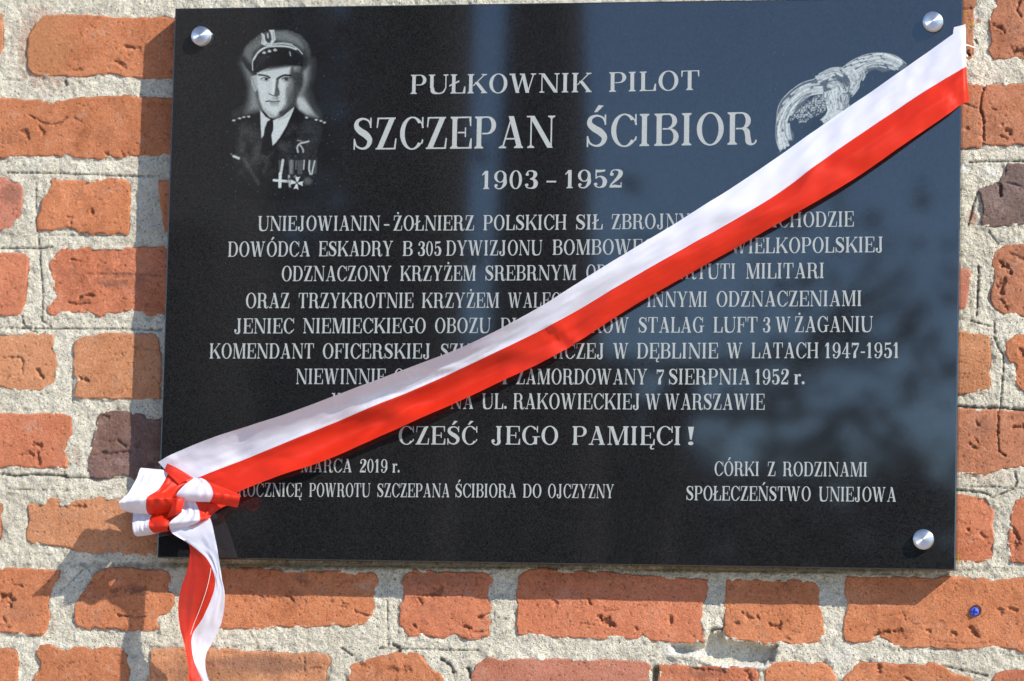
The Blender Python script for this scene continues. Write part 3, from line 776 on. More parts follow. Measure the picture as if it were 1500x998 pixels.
    o = g('2', .68); o.path([(.14, .72), (.18, .92), (.36, .98), (.54, .88), (.53, .68), (.38, .45), (.2, .24), (.1, .08)], [.08, .06, .06, .17, .19, .14, .08, .06], 30); o.ball(.17, .73, .085); o.strip([(.08, 0), (.3, 0), (.6, 0)], [(.08, .10), (.3, .16), (.6, .10)]); o.box(.56, .0, .60, .28)
    o = g('3', .68); o.path([(.14, .78), (.2, .93), (.34, .98), (.50, .90), (.53, .76), (.46, .60), (.30, .52)], [.07, .06, .06, .14, .17, .12, .05], 24); o.path([(.30, .54), (.48, .48), (.56, .30), (.50, .09), (.33, .02), (.16, .07), (.12, .2)], [.05, .13, .19, .15, .06, .06, .07], 24); o.ball(.17, .78, .075); o.ball(.15, .2, .08)
    o = g('4', .70); o.stem(.36, w=T * .9, top=False); o.box(.04, .26, .66, .26 + TH); o.line(.08, .28, .48, 1, TH * 1.4)
    o = g('5', .68); o.box(.14, .5, .19, .98); o.strip([(.14, .84), (.36, .86), (.56, .90)], [(.14, 1), (.36, .98), (.56, 1.0)]); o.path([(.16, .52), (.28, .62), (.44, .58), (.55, .38), (.50, .12), (.33, .02), (.16, .08), (.12, .2)], [.05, .06, .12, .19, .16, .06, .06, .07], 26); o.ball(.15, .2, .08)
    o = g('7', .64); o.strip([(.08, .86), (.3, .82), (.58, .90)], [(.08, .98), (.3, .98), (.58, .98)]); o.box(.07, .70, .11, 1.0); o.path([(.56, .92), (.44, .62), (.30, .38), (.28, .12), (.28, 0)], [.06, .08, .15, .2, .2], 18)
    o = g('8', .68); o.arc(.34, .75, .22, .24, 0, 360, .13, .05, 24); o.arc(.34, .26, .27, .28, 0, 360, T * .85, TH, 26)
    o = g('9', .70); o.arc(.35, .68, .28, .33, 0, 360, T * .85, TH, 28); o.path([(.57, .62), (.56, .3), (.42, .05), (.28, .01), (.15, .07), (.13, .18)], [.1, .16, .08, .06, .06, .07], 22); o.ball(.16, .19, .075)
    o = g('r', .56); o.stem(.12, y1=.66, w=.17, top=False, ov=.06); o.box(.05, .61, .29, .66); o.path([(.28, .48), (.36, .62), (.46, .66)], [.05, .05, .06], 8); o.ball(.46, .59, .08)
    o = g('.', .30); o.ball(.13, .10, .10)
    o = g('-', .44); o.box(.08, .33, .38, .42)
    o = g('!', .34); o.strip([(.05, 1.0), (.13, .30)], [(.27, 1.0), (.19, .30)]); o.ball(.16, .10, .10)

    def der(ch, base):
        gg = G(); gg.p = list(D[base][0].p); D[ch] = (gg, D[base][1]); return gg, D[base][1]
    for ch, b in (('Ó', 'O'), ('Ś', 'S'), ('Ć', 'C'), ('Ń', 'N')):
        gg, w = der(ch, b); x = w * .5; gg.strip([(x - .09, 1.08), (x + .04, 1.30)], [(x + .0, 1.08), (x + .20, 1.28)])
    gg, w = der('Ż', 'Z'); gg.ball(w * .5, 1.17, .075)
    gg, w = der('Ł', 'L'); gg.strip([(.0, .36), (.44, .60)], [(.0, .44), (.44, .69)])
    gg, w = der('Ę', 'E'); gg.path([(.66, .02), (.58, -.08), (.60, -.2), (.74, -.2)], [.05, .09, .07, .04], 12)
    return D


GL = glyphs()
# word, x0, x1, baseline y0, y1, cap height px
LINES = [
 [('PUŁKOWNIK',601.3,866,137.9,135.2,28),('PILOT',892,1024.5,134.8,131.8,28.5)],
 [('SZCZEPAN',517,812.5,219.6,216.6,46.5),('ŚCIBIOR',858.5,1106,215.6,211.6,47)],
 [('1903',705,787,277.2,276.4,26.5),('-',799,815,276,276,26),('1952',827,911.5,276,274.8,26.5)],
 [('UNIEJOWIANIN',378,556.5,338.4,337.9,21.6),('-',561.5,570.5,338,338,22),('ŻOŁNIERZ',576,694.5,338,337.6,21.8),('POLSKICH',708,830.5,337.5,336.6,22),('SIŁ',843.6,882.5,336.5,336.2,22),('ZBROJNYCH',895.6,1047,336,334.6,22),('NA',1062,1095,334.2,334,22),('ZACHODZIE',1107,1250.5,333.6,332,22.2)],
 [('DOWÓDCA',334,454.3,376.3,375.8,22),('ESKADRY',467,575.6,375.6,375.2,22),('B',589.8,604.3,375.1,375,21.5),('305',612,646,375,374.8,21),('DYWIZJONU',653.6,794,374.7,374,22),('BOMBOWEGO',809.5,978,373.6,372.4,22.2),('ZIEMI',993,1058,372.2,371.8,22.2),('WIELKOPOLSKIEJ',1071,1294.5,371.6,369.6,22.6)],
 [('ODZNACZONY',412.5,573,412,411.8,22),('KRZYŻEM',586.3,697,411.7,411.4,22),('SREBRNYM',710.7,844,411.3,410.3,22),('ORDERU',858.6,952,410,409.4,22),('VIRTUTI',978,1077.5,409.2,408.5,22.3),('MILITARI',1092.8,1207.5,408.4,407.6,22.5)],
 [('ORAZ',360,424,451.5,451.4,22),('TRZYKROTNIE',437.3,605.2,451.4,451.2,22),('KRZYŻEM',618,731,451.2,451,22),('WALECZNYCH',744.4,898,451,450.4,22),('I',912,920,450.2,450.2,22),('INNYMI',948,1036,449.9,449.6,22.3),('ODZNACZENIAMI',1049.5,1262.5,449.5,448.5,22.6)],
 [('JENIEC',343.3,430,488.7,488.5,22),('NIEMIECKIEGO',444,623.5,488.4,488.1,22),('OBOZU',637,718.5,488,487.9,22),('DLA',733.3,780,487.9,487.9,22),('LOTNIKÓW',794,921.3,487.9,487.7,22.5),('STALAG',935.4,1030.8,487.6,487.4,22.7),('LUFT',1045.2,1109.5,487.3,487.1,22.7),('3',1117.2,1128,487,487,22),('W',1136.5,1158.5,487,486.9,22.7),('ŻAGANIU',1164,1278.4,486.8,486.4,23)],
 [('KOMENDANT',307,459.5,525.3,525.4,22),('OFICERSKIEJ',472.6,631,525.4,525.5,22),('SZKOŁY',645.4,736,525.5,525.6,22),('LOTNICZEJ',752,885.4,525.6,525.6,22.5),('W',898.5,920.8,525.5,525.5,22.7),('DĘBLINIE',933.2,1051.6,525.4,525.2,22.7),('W',1065.2,1087.8,525.1,525,22.7),('LATACH',1100.8,1199.6,525,524.8,22.8),('1947-1951',1208,1317.6,524.8,524.6,22.6)],
 [('NIEWINNIE',433.5,564.8,562.8,562.9,22.5),('OSKARŻONY',577,723,562.9,563,22.5),('I',735.5,744.5,563,563,22.5),('ZAMORDOWANY',756,948,563,563.4,22.6),('7',961.5,972.5,563.4,563.4,22),('SIERPNIA',979.6,1098.6,563.4,563.4,23),('1952',1106,1155,563.4,563.3,22.5),('r.',1163,1179,563.3,563.3,22.5)],
 [('W',486,508.5,598.6,598.7,22.7),('WIĘZIENIU',520,648,598.8,599,22.7),('NA',660,693.4,599.1,599.2,22.8),('UL.',706,742.5,599.2,599.3,22.8),('RAKOWIECKIEJ',752,938,599.3,600,23),('W',945.5,968,600.1,600.1,23),('WARSZAWIE',974,1119.8,600.2,600.4,23.2)],
 [('CZEŚĆ',583.6,698.4,651.2,651.4,26.6),('JEGO',720,817.6,651.4,651.6,27),('PAMIĘCI',838.2,998,651.8,652.2,27.2),('!',1007.5,1017,652.3,652.4,27)],
 [('MARCA',441,515.4,691.9,692.1,19.6),('2019',526.8,567.4,692.2,692.4,19.4),('r.',574.6,585.6,692.4,692.5,19.4)],
 [('ROCZNICĘ',349,441.6,727.4,727.9,20),('POWROTU',453,542.2,727.9,728.2,20),('SZCZEPANA',552.6,658.6,728.3,728.7,20),('ŚCIBIORA',667,756.2,728.8,729,20),('DO',766,793,729.1,729.3,20),('OJCZYZNY',802.6,899.4,729.4,730,20.2)],
 [('CÓRKI',1046.6,1112.2,697,697.4,20.8),('Z',1124.3,1136,697.5,697.5,20.8),('RODZINAMI',1147,1270.6,697.6,698.3,20.9)],
 [('SPOŁECZEŃSTWO',1005.3,1187.6,733,734.2,21),('UNIEJOWA',1199.6,1312.8,734.4,735.2,21.2)],
]
for ln in LINES:
    Vv = []; Ff = []
    for word, x0, x1, y0, y1, ch in ln:
        A = p2w(x0, y0, -F); B = p2w(x1, y1, -F)
        ex = (B - A); Lw = np.linalg.norm(ex); ex = ex / Lw; ez = np.array([-ex[2], 0, ex[0]])
        H = np.linalg.norm(p2w(x0, y0 - ch, -F) - A)
        tot = sum(GL[c][1] for c in word) - .10
        sx = Lw / tot; cx = -.05
        for c in word:
            g_, w_ = GL[c]
            for k, (ea, eb) in enumerate(g_.p):
                # strokes of one letter lie a hair apart, never in one plane
                lift = -.00025 - .000012 * k
                n = len(ea); b0 = len(Vv)
                for q in (ea, eb):
                    for (qx, qy) in q:
                        P = A + ex * ((cx + qx) * sx) + ez * (qy * H)
                        Vv.append((P[0], lift, P[2]))
                for t_ in range(n - 1): Ff.append((b0 + t_, b0 + t_ + 1, b0 + n + t_ + 1, b0 + n + t_))
            cx += w_
    V3 = np.array(Vv); Ff = np.array(Ff)
    # face the viewer
    a_, b_, c_ = V3[Ff[:, 0]], V3[Ff[:, 1]], V3[Ff[:, 2]]
    nn = np.cross(b_ - a_, c_ - a_)[:, 1]
    Ff[nn > 0] = Ff[nn > 0][:, ::-1]
    cen = np.array([V3[:, 0].mean(), 0, V3[:, 2].mean()])
    o = link('inscription', mesh('inscription', V3 - cen, Ff), M_LET, plaque, smooth=False)
    o.location = cen

# ---- engraved pictures: tone painted on a fine sheet


class Art:
    def __init__(s, x0, x1, y0, y1, step):
        s.us = np.arange(x0, x1, step); s.vs = np.arange(y0, y1, step)
        s.U, s.V = np.meshgrid(s.us, s.vs); s.a = np.zeros(s.U.shape); s.fr(1, 0, 0)

    def fr(s, k, ox, oy): s.k, s.o = k, np.array([ox, oy], float)

    def tp(s, P): return s.o + np.asarray(P, float) / s.k

    def put(s, cov, val): s.a = s.a * (1 - cov) + np.asarray(val) * cov

    def poly(s, P, val, blur=2., al=1.):
        P = s.tp(P); b = blur / s.k + .35
        m = (s.U > P[:, 0].min() - 3 * b) & (s.U < P[:, 0].max() + 3 * b) & (s.V > P[:, 1].min() - 3 * b) & (s.V < P[:, 1].max() + 3 * b)
        cov = np.zeros(s.U.shape); cov[m] = (1 - sstep(-b, b, sdf(s.U[m], s.V[m], P))) * al
        s.put(cov, val)

    def ell(s, x, y, rx, ry, val, blur=.3, al=1., rotd=0):
        c = s.tp([(x, y)])[0]; t = math.radians(rotd)
        dx, dy = s.U - c[0], s.V - c[1]
        ux, uy = dx * math.cos(t) + dy * math.sin(t), -dx * math.sin(t) + dy * math.cos(t)
        r = np.sqrt((ux * s.k / rx) ** 2 + (uy * s.k / ry) ** 2)
        s.put((1 - sstep(1 - blur, 1 + blur, r)) * al, val)

    def line(s, P, w, val, blur=1., al=1., n=24):
        P = np.asarray(P, float)
        if len(P) > 2: P = crom(P, n)
        P = s.tp(P); hw = w / s.k / 2; b = blur / s.k + .3
        m = (s.U > P[:, 0].min() - hw - 3 * b) & (s.U < P[:, 0].max() + hw + 3 * b) & (s.V > P[:, 1].min() - hw - 3 * b) & (s.V < P[:, 1].max() + hw + 3 * b)
        cov = np.zeros(s.U.shape); cov[m] = (1 - sstep(hw - b, hw + b, seg_dist(s.U[m], s.V[m], P, closed=False))) * al
        s.put(cov, val)

    def build(s, name):
        edge = np.minimum.reduce([s.U - s.us[0], s.us[-1] - s.U, s.V - s.vs[0], s.vs[-1] - s.V])
        s.a *= sstep(0, 6, edge)
        Wd = p2w(s.U, s.V, np.full(s.U.shape, -F)); Wd[..., 1] = -.0002
        cen = np.array([Wd[..., 0].mean(), 0, Wd[..., 2].mean()])
        me = mesh(name, Wd.reshape(-1, 3) - cen, grid_faces(*s.U.shape)[:, ::-1])
        attr(me, 'etch', np.clip(s.a, 0, 1.05))
        o = link(name, me, M_ART, plaque, smooth=False); o.location = cen
        return o


def portrait():
    A = Art(326, 502, 36, 292, .62)
    U, V = A.U, A.V
    # --- halo round the head and over the shoulders
    A.fr(7.13, 340, 40)
    A.poly([(90, 320), (200, 500), (230, 700), (290, 860), (20, 940), (10, 900), (130, 820), (180, 680), (150, 520), (70, 380)], .16, 110)
    A.poly([(120, 380), (215, 520), (255, 700), (300, 860), (150, 900), (190, 760), (195, 600)], .50, 60)
    A.poly([(800, 330), (860, 330), (850, 520), (810, 640), (860, 800), (927, 900), (925, 960), (700, 860), (660, 800), (700, 660), (740, 520), (720, 450)], .20, 90)
    A.poly([(720, 470), (800, 420), (790, 540), (740, 700), (800, 850), (840, 920), (700, 850), (665, 780), (690, 700), (740, 620)], .50, 45)
    A.poly([(660, 720), (740, 740), (860, 900), (900, 945), (780, 920), (700, 850)], .72, 22)
    # --- tunic
    A.fr(7.13, 330, 150)
    A.poly([(370, 100), (340, 115), (180, 150), (80, 190), (30, 300), (0, 520), (30, 760), (100, 990), (400, 1040), (800, 1040), (1000, 1000), (1090, 600), (1100, 400), (1060, 215), (960, 175), (840, 145), (760, 90), (730, 40), (600, 250), (500, 450)], .012, 12)
    A.ell(230, 400, 150, 250, .055, .9, .8); A.ell(170, 760, 110, 120, .06, .9, .7); A.ell(330, 480, 50, 140, .08, .9, .6)
    A.ell(900, 260, 110, 120, .10, .9, .8); A.ell(600, 450, 60, 55, .12, .9, .7); A.ell(680, 300, 60, 100, .08, .9, .8); A.ell(930, 500, 70, 120, .04, .9, .7)
    A.line([(190, 580), (240, 670), (290, 760), (350, 850)], 36, .12, 20, .9); A.line([(200, 430), (185, 500)], 26, .10, 14, .8); A.line([(500, 520), (440, 600), (400, 730)], 44, .09, 20, .8)
    A.line([(480, 560), (360, 700)], 12, .02, 8, .7); A.line([(355, 140), (350, 250), (370, 360), (440, 430), (500, 460), (560, 400), (650, 250), (725, 60)], 16, .02, 8, .7)
    A.line([(620, 400), (720, 330), (800, 200)], 20, .03, 12, .7); A.line([(820, 230), (850, 380), (800, 500)], 14, .03, 10, .7)
    cl = A.tp([(350, 130), (180, 165), (90, 210), (50, 320), (20, 560), (60, 880), (300, 960), (800, 960), (980, 880), (1060, 560), (1060, 330), (1020, 230), (840, 170), (700, 150), (500, 440)])
    mk = (1 - sstep(-22, 3, sdf(U, V, cl))) * (1 - .6 * sstep(225, 285, V))
    A.a = A.a + mk * np.clip(.05 + .09 * fbm(U, V, 22, 4, 31, .6) + .06 * gnoise(U * .8, V * .8), 0, .17)
    # --- face and neck
    A.fr(7.13, 340, 40)
    A.poly([(235, 500), (200, 520), (205, 600), (240, 680), (275, 640), (270, 500)], .66, 8)
    A.line([(215, 530), (228, 590), (250, 640)], 10, .34, 6, .7)
    A.poly([(258, 480), (330, 440), (640, 405), (655, 520), (745, 520), (745, 620), (700, 660), (655, 760), (620, 850), (540, 930), (470, 965), (390, 940), (320, 860), (285, 760), (265, 620)], .80, 9)
    # shaded right side of the face
    A.poly([(620, 405), (800, 390), (740, 450), (745, 620), (700, 680), (665, 790), (640, 880), (540, 950), (450, 975), (420, 950), (520, 920), (575, 830), (600, 700), (620, 600), (600, 500)], .17, 18)
    A.poly([(640, 400), (720, 400), (700, 470), (640, 470)], .40, 12, .7)
    A.poly([(560, 640), (625, 540), (650, 560), (640, 760), (580, 860), (500, 930), (470, 925), (560, 800)], .26, 20, .8)
    A.ell(700, 560, 45, 70, .12, .5, .8); A.ell(655, 430, 20, 16, .5, .6, .7)
    A.poly([(320, 850), (400, 930), (470, 955), (420, 905), (350, 850)], .45, 14, .6)
    # forehead shade beneath the peak
    A.line([(300, 450), (420, 432), (520, 415), (630, 395)], 30, .35, 14, .8); A.line([(330, 436), (395, 430)], 8, .7, 4, .7)
    A.fr(11.09, 370, 80)
    # brows, eyes
    A.line([(100, 330), (170, 338), (240, 355), (280, 378)], 26, .06, 8); A.line([(400, 400), (460, 360), (530, 338), (620, 345)], 32, .05, 8)
    A.ell(195, 405, 60, 30, .52, .5, .8); A.ell(222, 402, 26, 24, .02, .35); A.line([(135, 398), (190, 376), (258, 392)], 13, .06, 4); A.line([(160, 432), (220, 440), (270, 425)], 8, .45, 4, .8); A.ell(180, 405, 16, 10, .8, .5, .8)
    A.ell(550, 405, 80, 38, .40, .5, .8); A.ell(548, 408, 32, 24, .02, .35); A.line([(480, 395), (540, 375), (610, 385)], 16, .04, 5); A.ell(508, 410, 14, 9, .62, .5, .8); A.line([(500, 445), (560, 450), (610, 430)], 14, .3, 7, .6)
    A.ell(600, 500, 60, 110, .45, .7, .6); A.ell(490, 500, 60, 90, .86, .7, .6)
    # nose with its shadow
    A.poly([(395, 380), (430, 400), (415, 520), (440, 600), (440, 660), (400, 680), (355, 670), (365, 560), (375, 460)], .22, 12, .95)
    A.poly([(330, 400), (375, 400), (360, 560), (345, 650), (310, 640), (320, 500)], .93, 14, .8)
    A.line([(270, 640), (300, 655), (345, 670), (400, 680)], 15, .2, 6); A.line([(268, 600), (262, 630), (275, 650)], 10, .45, 5, .7)
    A.ell(345, 715, 30, 26, .6, .6, .7); A.ell(400, 710, 34, 24, .42, .6, .7)
    # mouth, chin
    A.line([(215, 765), (270, 758), (340, 772), (440, 758)], 17, .08, 5); A.line([(270, 742), (340, 752), (420, 745)], 16, .55, 7, .6); A.poly([(275, 775), (440, 770), (420, 805), (350, 818), (290, 805)], .48, 8, .8); A.line([(310, 790), (390, 788)], 8, .75, 5, .7); A.line([(290, 820), (350, 832), (420, 818)], 10, .4, 7, .7)
    A.ell(330, 900, 90, 50, .9, .8, .6); A.ell(170, 560, 60, 150, .88, .8, .6); A.line([(110, 620), (125, 760), (170, 870)], 20, .5, 12, .5)
    A.poly([(430, 930), (560, 880), (650, 790), (640, 860), (560, 990), (440, 1000)], .14, 16, .85)
    # --- collar, tie
    A.fr(7.13, 330, 150)
    A.poly([(365, 80), (370, 230), (378, 375), (400, 350), (440, 210), (470, 180), (420, 150)], .84, 5)
    A.poly([(500, 190), (600, 150), (720, 50), (700, 110), (640, 250), (575, 360), (530, 420), (495, 455), (480, 330), (500, 270)], .86, 5)
    A.line([(560, 180), (640, 150), (690, 90)], 14, .5, 8, .5)
    A.poly([(440, 200), (475, 188), (500, 210), (500, 290), (478, 350), (485, 470), (430, 560), (370, 520), (400, 380), (410, 280)], .03, 5)
    A.line([(365, 560), (420, 470), (500, 460)], 12, .03, 8, .6)
    # shoulder stars, badge, medals
    for x, y in ((90, 190), (150, 168), (195, 155), (245, 150), (850, 160), (950, 183), (1000, 195), (1035, 212)): A.ell(x, y, 16, 9, .8, .5)
    A.line([(70, 200), (140, 165), (250, 148)], 5, .45, 3, .6); A.line([(840, 150), (960, 175), (1050, 225)], 5, .35, 3, .6)
    A.line([(60, 540), (90, 565)], 16, .3, 6); A.line([(90, 565), (140, 585)], 26, .8, 6)
    A.line([(750, 398), (800, 405)], 8, .6, 4); A.line([(760, 520), (752, 470), (785, 430), (830, 420), (870, 408)], 18, .72, 5); A.line([(785, 450), (810, 490), (815, 520)], 16, .7, 5); A.line([(770, 470), (790, 475)], 10, .1, 4, .8)
    for x, w, v in ((575, 40, .2), (690, 56, .30), (780, 60, .22), (915, 90, .18)): A.poly([(x - w / 2, 605), (x + w / 2, 605), (x + w / 2 - 6, 750), (x - w / 2 + 6, 750)], v, 4)
    A.line([(603, 605), (582, 740)], 26, .80, 4); A.line([(690, 610), (685, 740)], 22, .42, 5); A.line([(825, 608), (818, 700)], 14, .72, 4); A.line([(740, 610), (738, 700)], 8, .45, 4)
    A.line([(880, 612), (875, 700), (890, 752)], 16, .78, 4); A.line([(935, 612), (915, 700), (905, 752)], 14, .78, 4)
    A.line([(575, 745), (570, 882)], 32, .88, 4); A.line([(508, 815), (640, 825)], 26, .88, 4)
    A.line([(665, 770), (675, 880)], 22, .66, 5); A.line([(640, 828), (710, 835)], 20, .66, 5); A.ell(675, 800, 14, 12, .15, .5)
    for a in (0, 90, 180, 270):
        t = math.radians(a + 8); d = np.array([math.sin(t), -math.cos(t)]); n_ = np.array([-d[1], d[0]]); c = np.array([748, 842])
        A.poly([c + d * 8 - n_ * 6, c + d * 68 - n_ * 26, c + d * 58, c + d * 68 + n_ * 26, c + d * 8 + n_ * 6], .92, 4)
    A.ell(748, 842, 12, 12, .2, .4); A.ell(862, 825, 42, 38, .26, .6); A.line([(720, 780), (735, 765)], 8, .6, 4)
    # --- peaked cap
    A.fr(7.13, 340, 40)
    A.poly([(225, 490), (150, 420), (95, 320), (120, 230), (190, 140), (300, 65), (430, 30), (580, 28), (700, 70), (790, 160), (825, 250), (820, 340), (760, 420), (690, 400), (560, 405), (330, 440)], .15, 8)
    A.poly([(120, 300), (140, 210), (300, 90), (330, 170), (220, 260), (200, 380), (150, 370)], .33, 22)
    A.poly([(430, 45), (570, 40), (700, 95), (770, 180), (740, 230), (640, 165), (500, 140), (450, 130)], .36, 26)
    A.poly([(600, 60), (700, 120), (760, 220), (800, 300), (790, 200), (720, 90)], .22, 20)
    A.poly([(95, 320), (130, 300), (200, 390), (235, 490), (150, 425)], .05, 22, .8); A.poly([(300, 65), (430, 30), (430, 60), (330, 110), (200, 200), (150, 210)], .27, 14, .6); A.poly([(620, 230), (700, 240), (790, 330), (760, 410)], .05, 24, .8)
    A.line([(450, 110), (560, 105), (660, 140)], 26, .42, 24, .6)
    A.line([(105, 330), (160, 430), (225, 488)], 6, .06, 5)
    A.poly([(205, 430), (225, 330), (300, 250), (420, 210), (560, 215), (680, 260), (740, 320), (745, 420), (690, 400), (560, 395), (400, 410), (240, 480)], .035, 8)
    A.poly([(250, 330), (320, 280), (420, 300), (330, 380), (240, 440)], .07, 20)
    A.line([(216, 450), (215, 360), (260, 280), (340, 220), (430, 185), (530, 175), (620, 190), (690, 230), (735, 280)], 9, .86, 3); A.line([(225, 340), (280, 255), (360, 210), (470, 198), (590, 205), (670, 232)], 17, .84, 4)
    A.line([(430, 172), (540, 165), (630, 180)], 8, .8, 3); A.line([(260, 285), (350, 222), (450, 190), (560, 188), (650, 215)], 4, .3, 2, .8)
    for x, y in ((335, 268), (390, 252), (450, 240)):
        A.ell(x, y, 20, 12, .72, .4); A.ell(x, y - 8, 8, 10, .7, .4)
    A.line([(600, 258), (610, 300)], 14, .35, 4); A.line([(605, 260), (612, 298)], 5, .75, 3)
    # eagle badge
    A.poly([(305, 60), (340, 80), (350, 140), (372, 165), (395, 165), (415, 130), (400, 60), (385, 30), (440, 28), (455, 130), (425, 175), (405, 200), (345, 195), (305, 175), (312, 120)], .80, 4)
    A.line([(345, 80), (352, 130)], 8, .15, 4); A.line([(398, 60), (402, 125)], 8, .15, 4); A.line([(372, 70), (376, 110)], 14, .78, 4); A.line([(320, 90), (325, 160)], 5, .4, 3); A.line([(430, 50), (432, 130)], 5, .4, 3); A.line([(350, 180), (400, 180)], 5, .35, 3)
    # stipple of the engraving needle
    st = 1 + .45 * gnoise(U * .9, V * .9) + .35 * gnoise(U * .45 + 50, V * .45) * np.clip(1.2 - A.a * 1.6, 0, 1)
    A.a = A.a * st
    A.a = 1.15 * np.clip(A.a, 0, 1.1) ** 1.6
    A.a[A.a < .012] = 0
    A.build('portrait_engraving')


portrait()


def emblem():
    A = Art(1134, 1342, 72, 232, .62)
    A.fr(5.545, 1120, 60)
    S = .78
    # bird silhouette: drooping wing, shoulders, tail wing, trailing legs
    A.poly([(135, 890), (100, 800), (98, 640), (115, 530), (180, 430), (290, 350), (400, 315), (450, 270), (540, 225), (640, 218), (700, 165), (830, 115), (960, 105), (1060, 130), (1130, 165), (1160, 200), (1120, 245), (1040, 235), (960, 255), (900, 230), (840, 250), (790, 300), (760, 370), (700, 450), (680, 520), (600, 640), (470, 700), (480, 630), (520, 590), (500, 500), (480, 440), (440, 420), (380, 440), (310, 520), (250, 570), (210, 600), (180, 660), (240, 760), (235, 810), (190, 820), (165, 760), (175, 850)], .16, 4)
    fr_ = random.Random(12)

    def feathers(P, width, n, lo=.6, hi=.95, wd=13, parts=(2, 4)):
        C = crom(P, 80); d = np.gradient(C, axis=0); d /= np.hypot(d[:, 0], d[:, 1])[:, None]; N = np.stack([-d[:, 1], d[:, 0]], 1)
        for k in range(n):
            off = (k / (n - 1) - .5) * width
            cuts = sorted([0, 79] + [fr_.randint(6, 73) for _ in range(fr_.randint(*parts))])
            for a, b in zip(cuts[:-1], cuts[1:]):
                if b - a < 5: continue
                q = C[a:b - 2:3] + N[a:b - 2:3] * (off + fr_.uniform(-2, 2)) + N[a:b - 2:3] * np.linspace(-3, 4, len(C[a:b - 2:3]))[:, None]
                if len(q) < 3: continue
                A.line(q, fr_.uniform(.7, 1.2) * wd, fr_.uniform(lo, hi), 4, .95, 24)

    feathers([(160, 860), (130, 760), (140, 650), (185, 540), (265, 450), (360, 390), (500, 365)], 78, 7)
    feathers([(205, 600), (270, 490), (360, 425), (480, 400)], 34, 4, .5, .8, 10)
    feathers([(200, 800), (185, 740), (175, 670)], 34, 3, .6, .85, 14, (0, 1)); feathers([(150, 875), (135, 820), (125, 740)], 34, 3, .7, .9, 14, (0, 1))
    feathers([(430, 315), (500, 275), (580, 245), (650, 260)], 52, 5, .5, .85, 12); feathers([(520, 340), (590, 360), (650, 420)], 70, 6, .45, .85, 12)
    feathers([(650, 250), (720, 205), (800, 165), (880, 145), (960, 135), (1050, 160), (1130, 200)], 56, 5, .55, .9, 13)
    feathers([(700, 290), (780, 240), (850, 200), (940, 190), (1040, 210), (1100, 225)], 36, 4, .45, .8, 11)
    feathers([(690, 250), (730, 300), (730, 360), (690, 430)], 70, 6, .45, .85, 12); feathers([(760, 240), (790, 270), (780, 320)], 40, 3, .4, .75, 11)
    feathers([(530, 410), (560, 500), (575, 580), (540, 660)], 110, 9, .6, .95, 14); feathers([(640, 420), (660, 490), (650, 560)], 46, 4, .4, .75, 11)
    feathers([(480, 660), (520, 620), (570, 600)], 44, 4, .6, .85, 12)
    A.line([(130, 900), (95, 800), (97, 640), (118, 520), (190, 425), (300, 345), (400, 312)], 5, .62, 2)
    A.line([(640, 212), (720, 155), (840, 108), (960, 100), (1070, 125), (1150, 185)], 5, .62, 2)
    A.line([(400, 312), (460, 262), (540, 222), (640, 215)], 4, .6, 2); A.line([(710, 455), (765, 380), (780, 320), (840, 252)], 4, .55, 2)
    # hatching between the feathers
    r = random.Random(8)
    for P, w in [([(170, 640), (200, 560), (270, 480), (350, 430)], 9), ([(115, 640), (130, 560), (190, 470), (280, 390)], 6), ([(250, 560), (300, 480), (380, 425)], 12),
                 ([(500, 340), (560, 320), (640, 320), (660, 345)], 12), ([(600, 320), (640, 350), (660, 400)], 14), ([(650, 290), (690, 340), (680, 420)], 14), ([(520, 410), (500, 470)], 8), ([(640, 430), (700, 420)], 12),
                 ([(740, 230), (830, 180), (900, 160)], 6), ([(830, 215), (900, 195), (1000, 210)], 8), ([(860, 130), (880, 125)], 7), ([(165, 660), (170, 760), (200, 815)], 9), ([(590, 560), (640, 560)], 6), ([(420, 320), (480, 325), (540, 335)], 7), ([(620, 250), (650, 300)], 8)]:
        A.line(P, w, .12, 4, .85)
    for k in range(70):
        t = r.random(); c = crom([(150, 800), (140, 640), (230, 450), (420, 350), (560, 290), (720, 220), (880, 150), (1080, 190)], 100)[int(t * 99)]
        x, y = c[0] + r.uniform(-30, 40), c[1] + r.uniform(-25, 30); a = r.uniform(.6, 2.2)
        A.line([(x, y), (x + 26 * math.cos(a), y - 26 * math.sin(a))], 3.5, .22, 2, .55)
    for k in range(24):
        x, y = 560 + r.uniform(-50, 80), 480 + r.uniform(-90, 90)
        A.line([(x, y), (x + r.uniform(-6, 6), y + 30)], 3, .35, 2, .5)
    # feather grain: broken streaks following the wings, then the wreath under the wing
    ang = math.radians(-38); X = A.U * math.cos(ang) + A.V * math.sin(ang); Yq = -A.U * math.sin(ang) + A.V * math.cos(ang)
    st = gnoise(X / 7., Yq / 2.0) * .8 + gnoise(X / 2.4 + 9, Yq / 3.0) * .6
    A.a *= 1 - .45 * sstep(.15, .5, st) * (A.a > .3)
    A.a *= 1.35 * (1 + .25 * gnoise(A.U / 5, A.V / 5))
    A.a = np.where(A.a > .25, A.a, A.a * .6)
    wre = A.tp([(200, 640), (270, 560), (350, 500), (430, 440), (480, 440), (510, 520), (490, 570), (430, 600), (360, 630), (330, 665), (280, 660), (260, 620), (210, 650)])
    msk = 1 - sstep(-1.5, 2.0, sdf(A.U, A.V, wre) + gnoise(A.U / 3, A.V / 3) * 2.5)
    ring = np.abs(gnoise(A.U / 3.4 + 3, A.V / 3.4) * 1.7)
    A.put(msk, .66 * sstep(.10, .42, ring) * (1 + .3 * gnoise(A.U, A.V)))
    A.a[A.a < .02] = 0
    A.build('emblem_engraving')


emblem()

# ---- steel caps of the mounting bolts


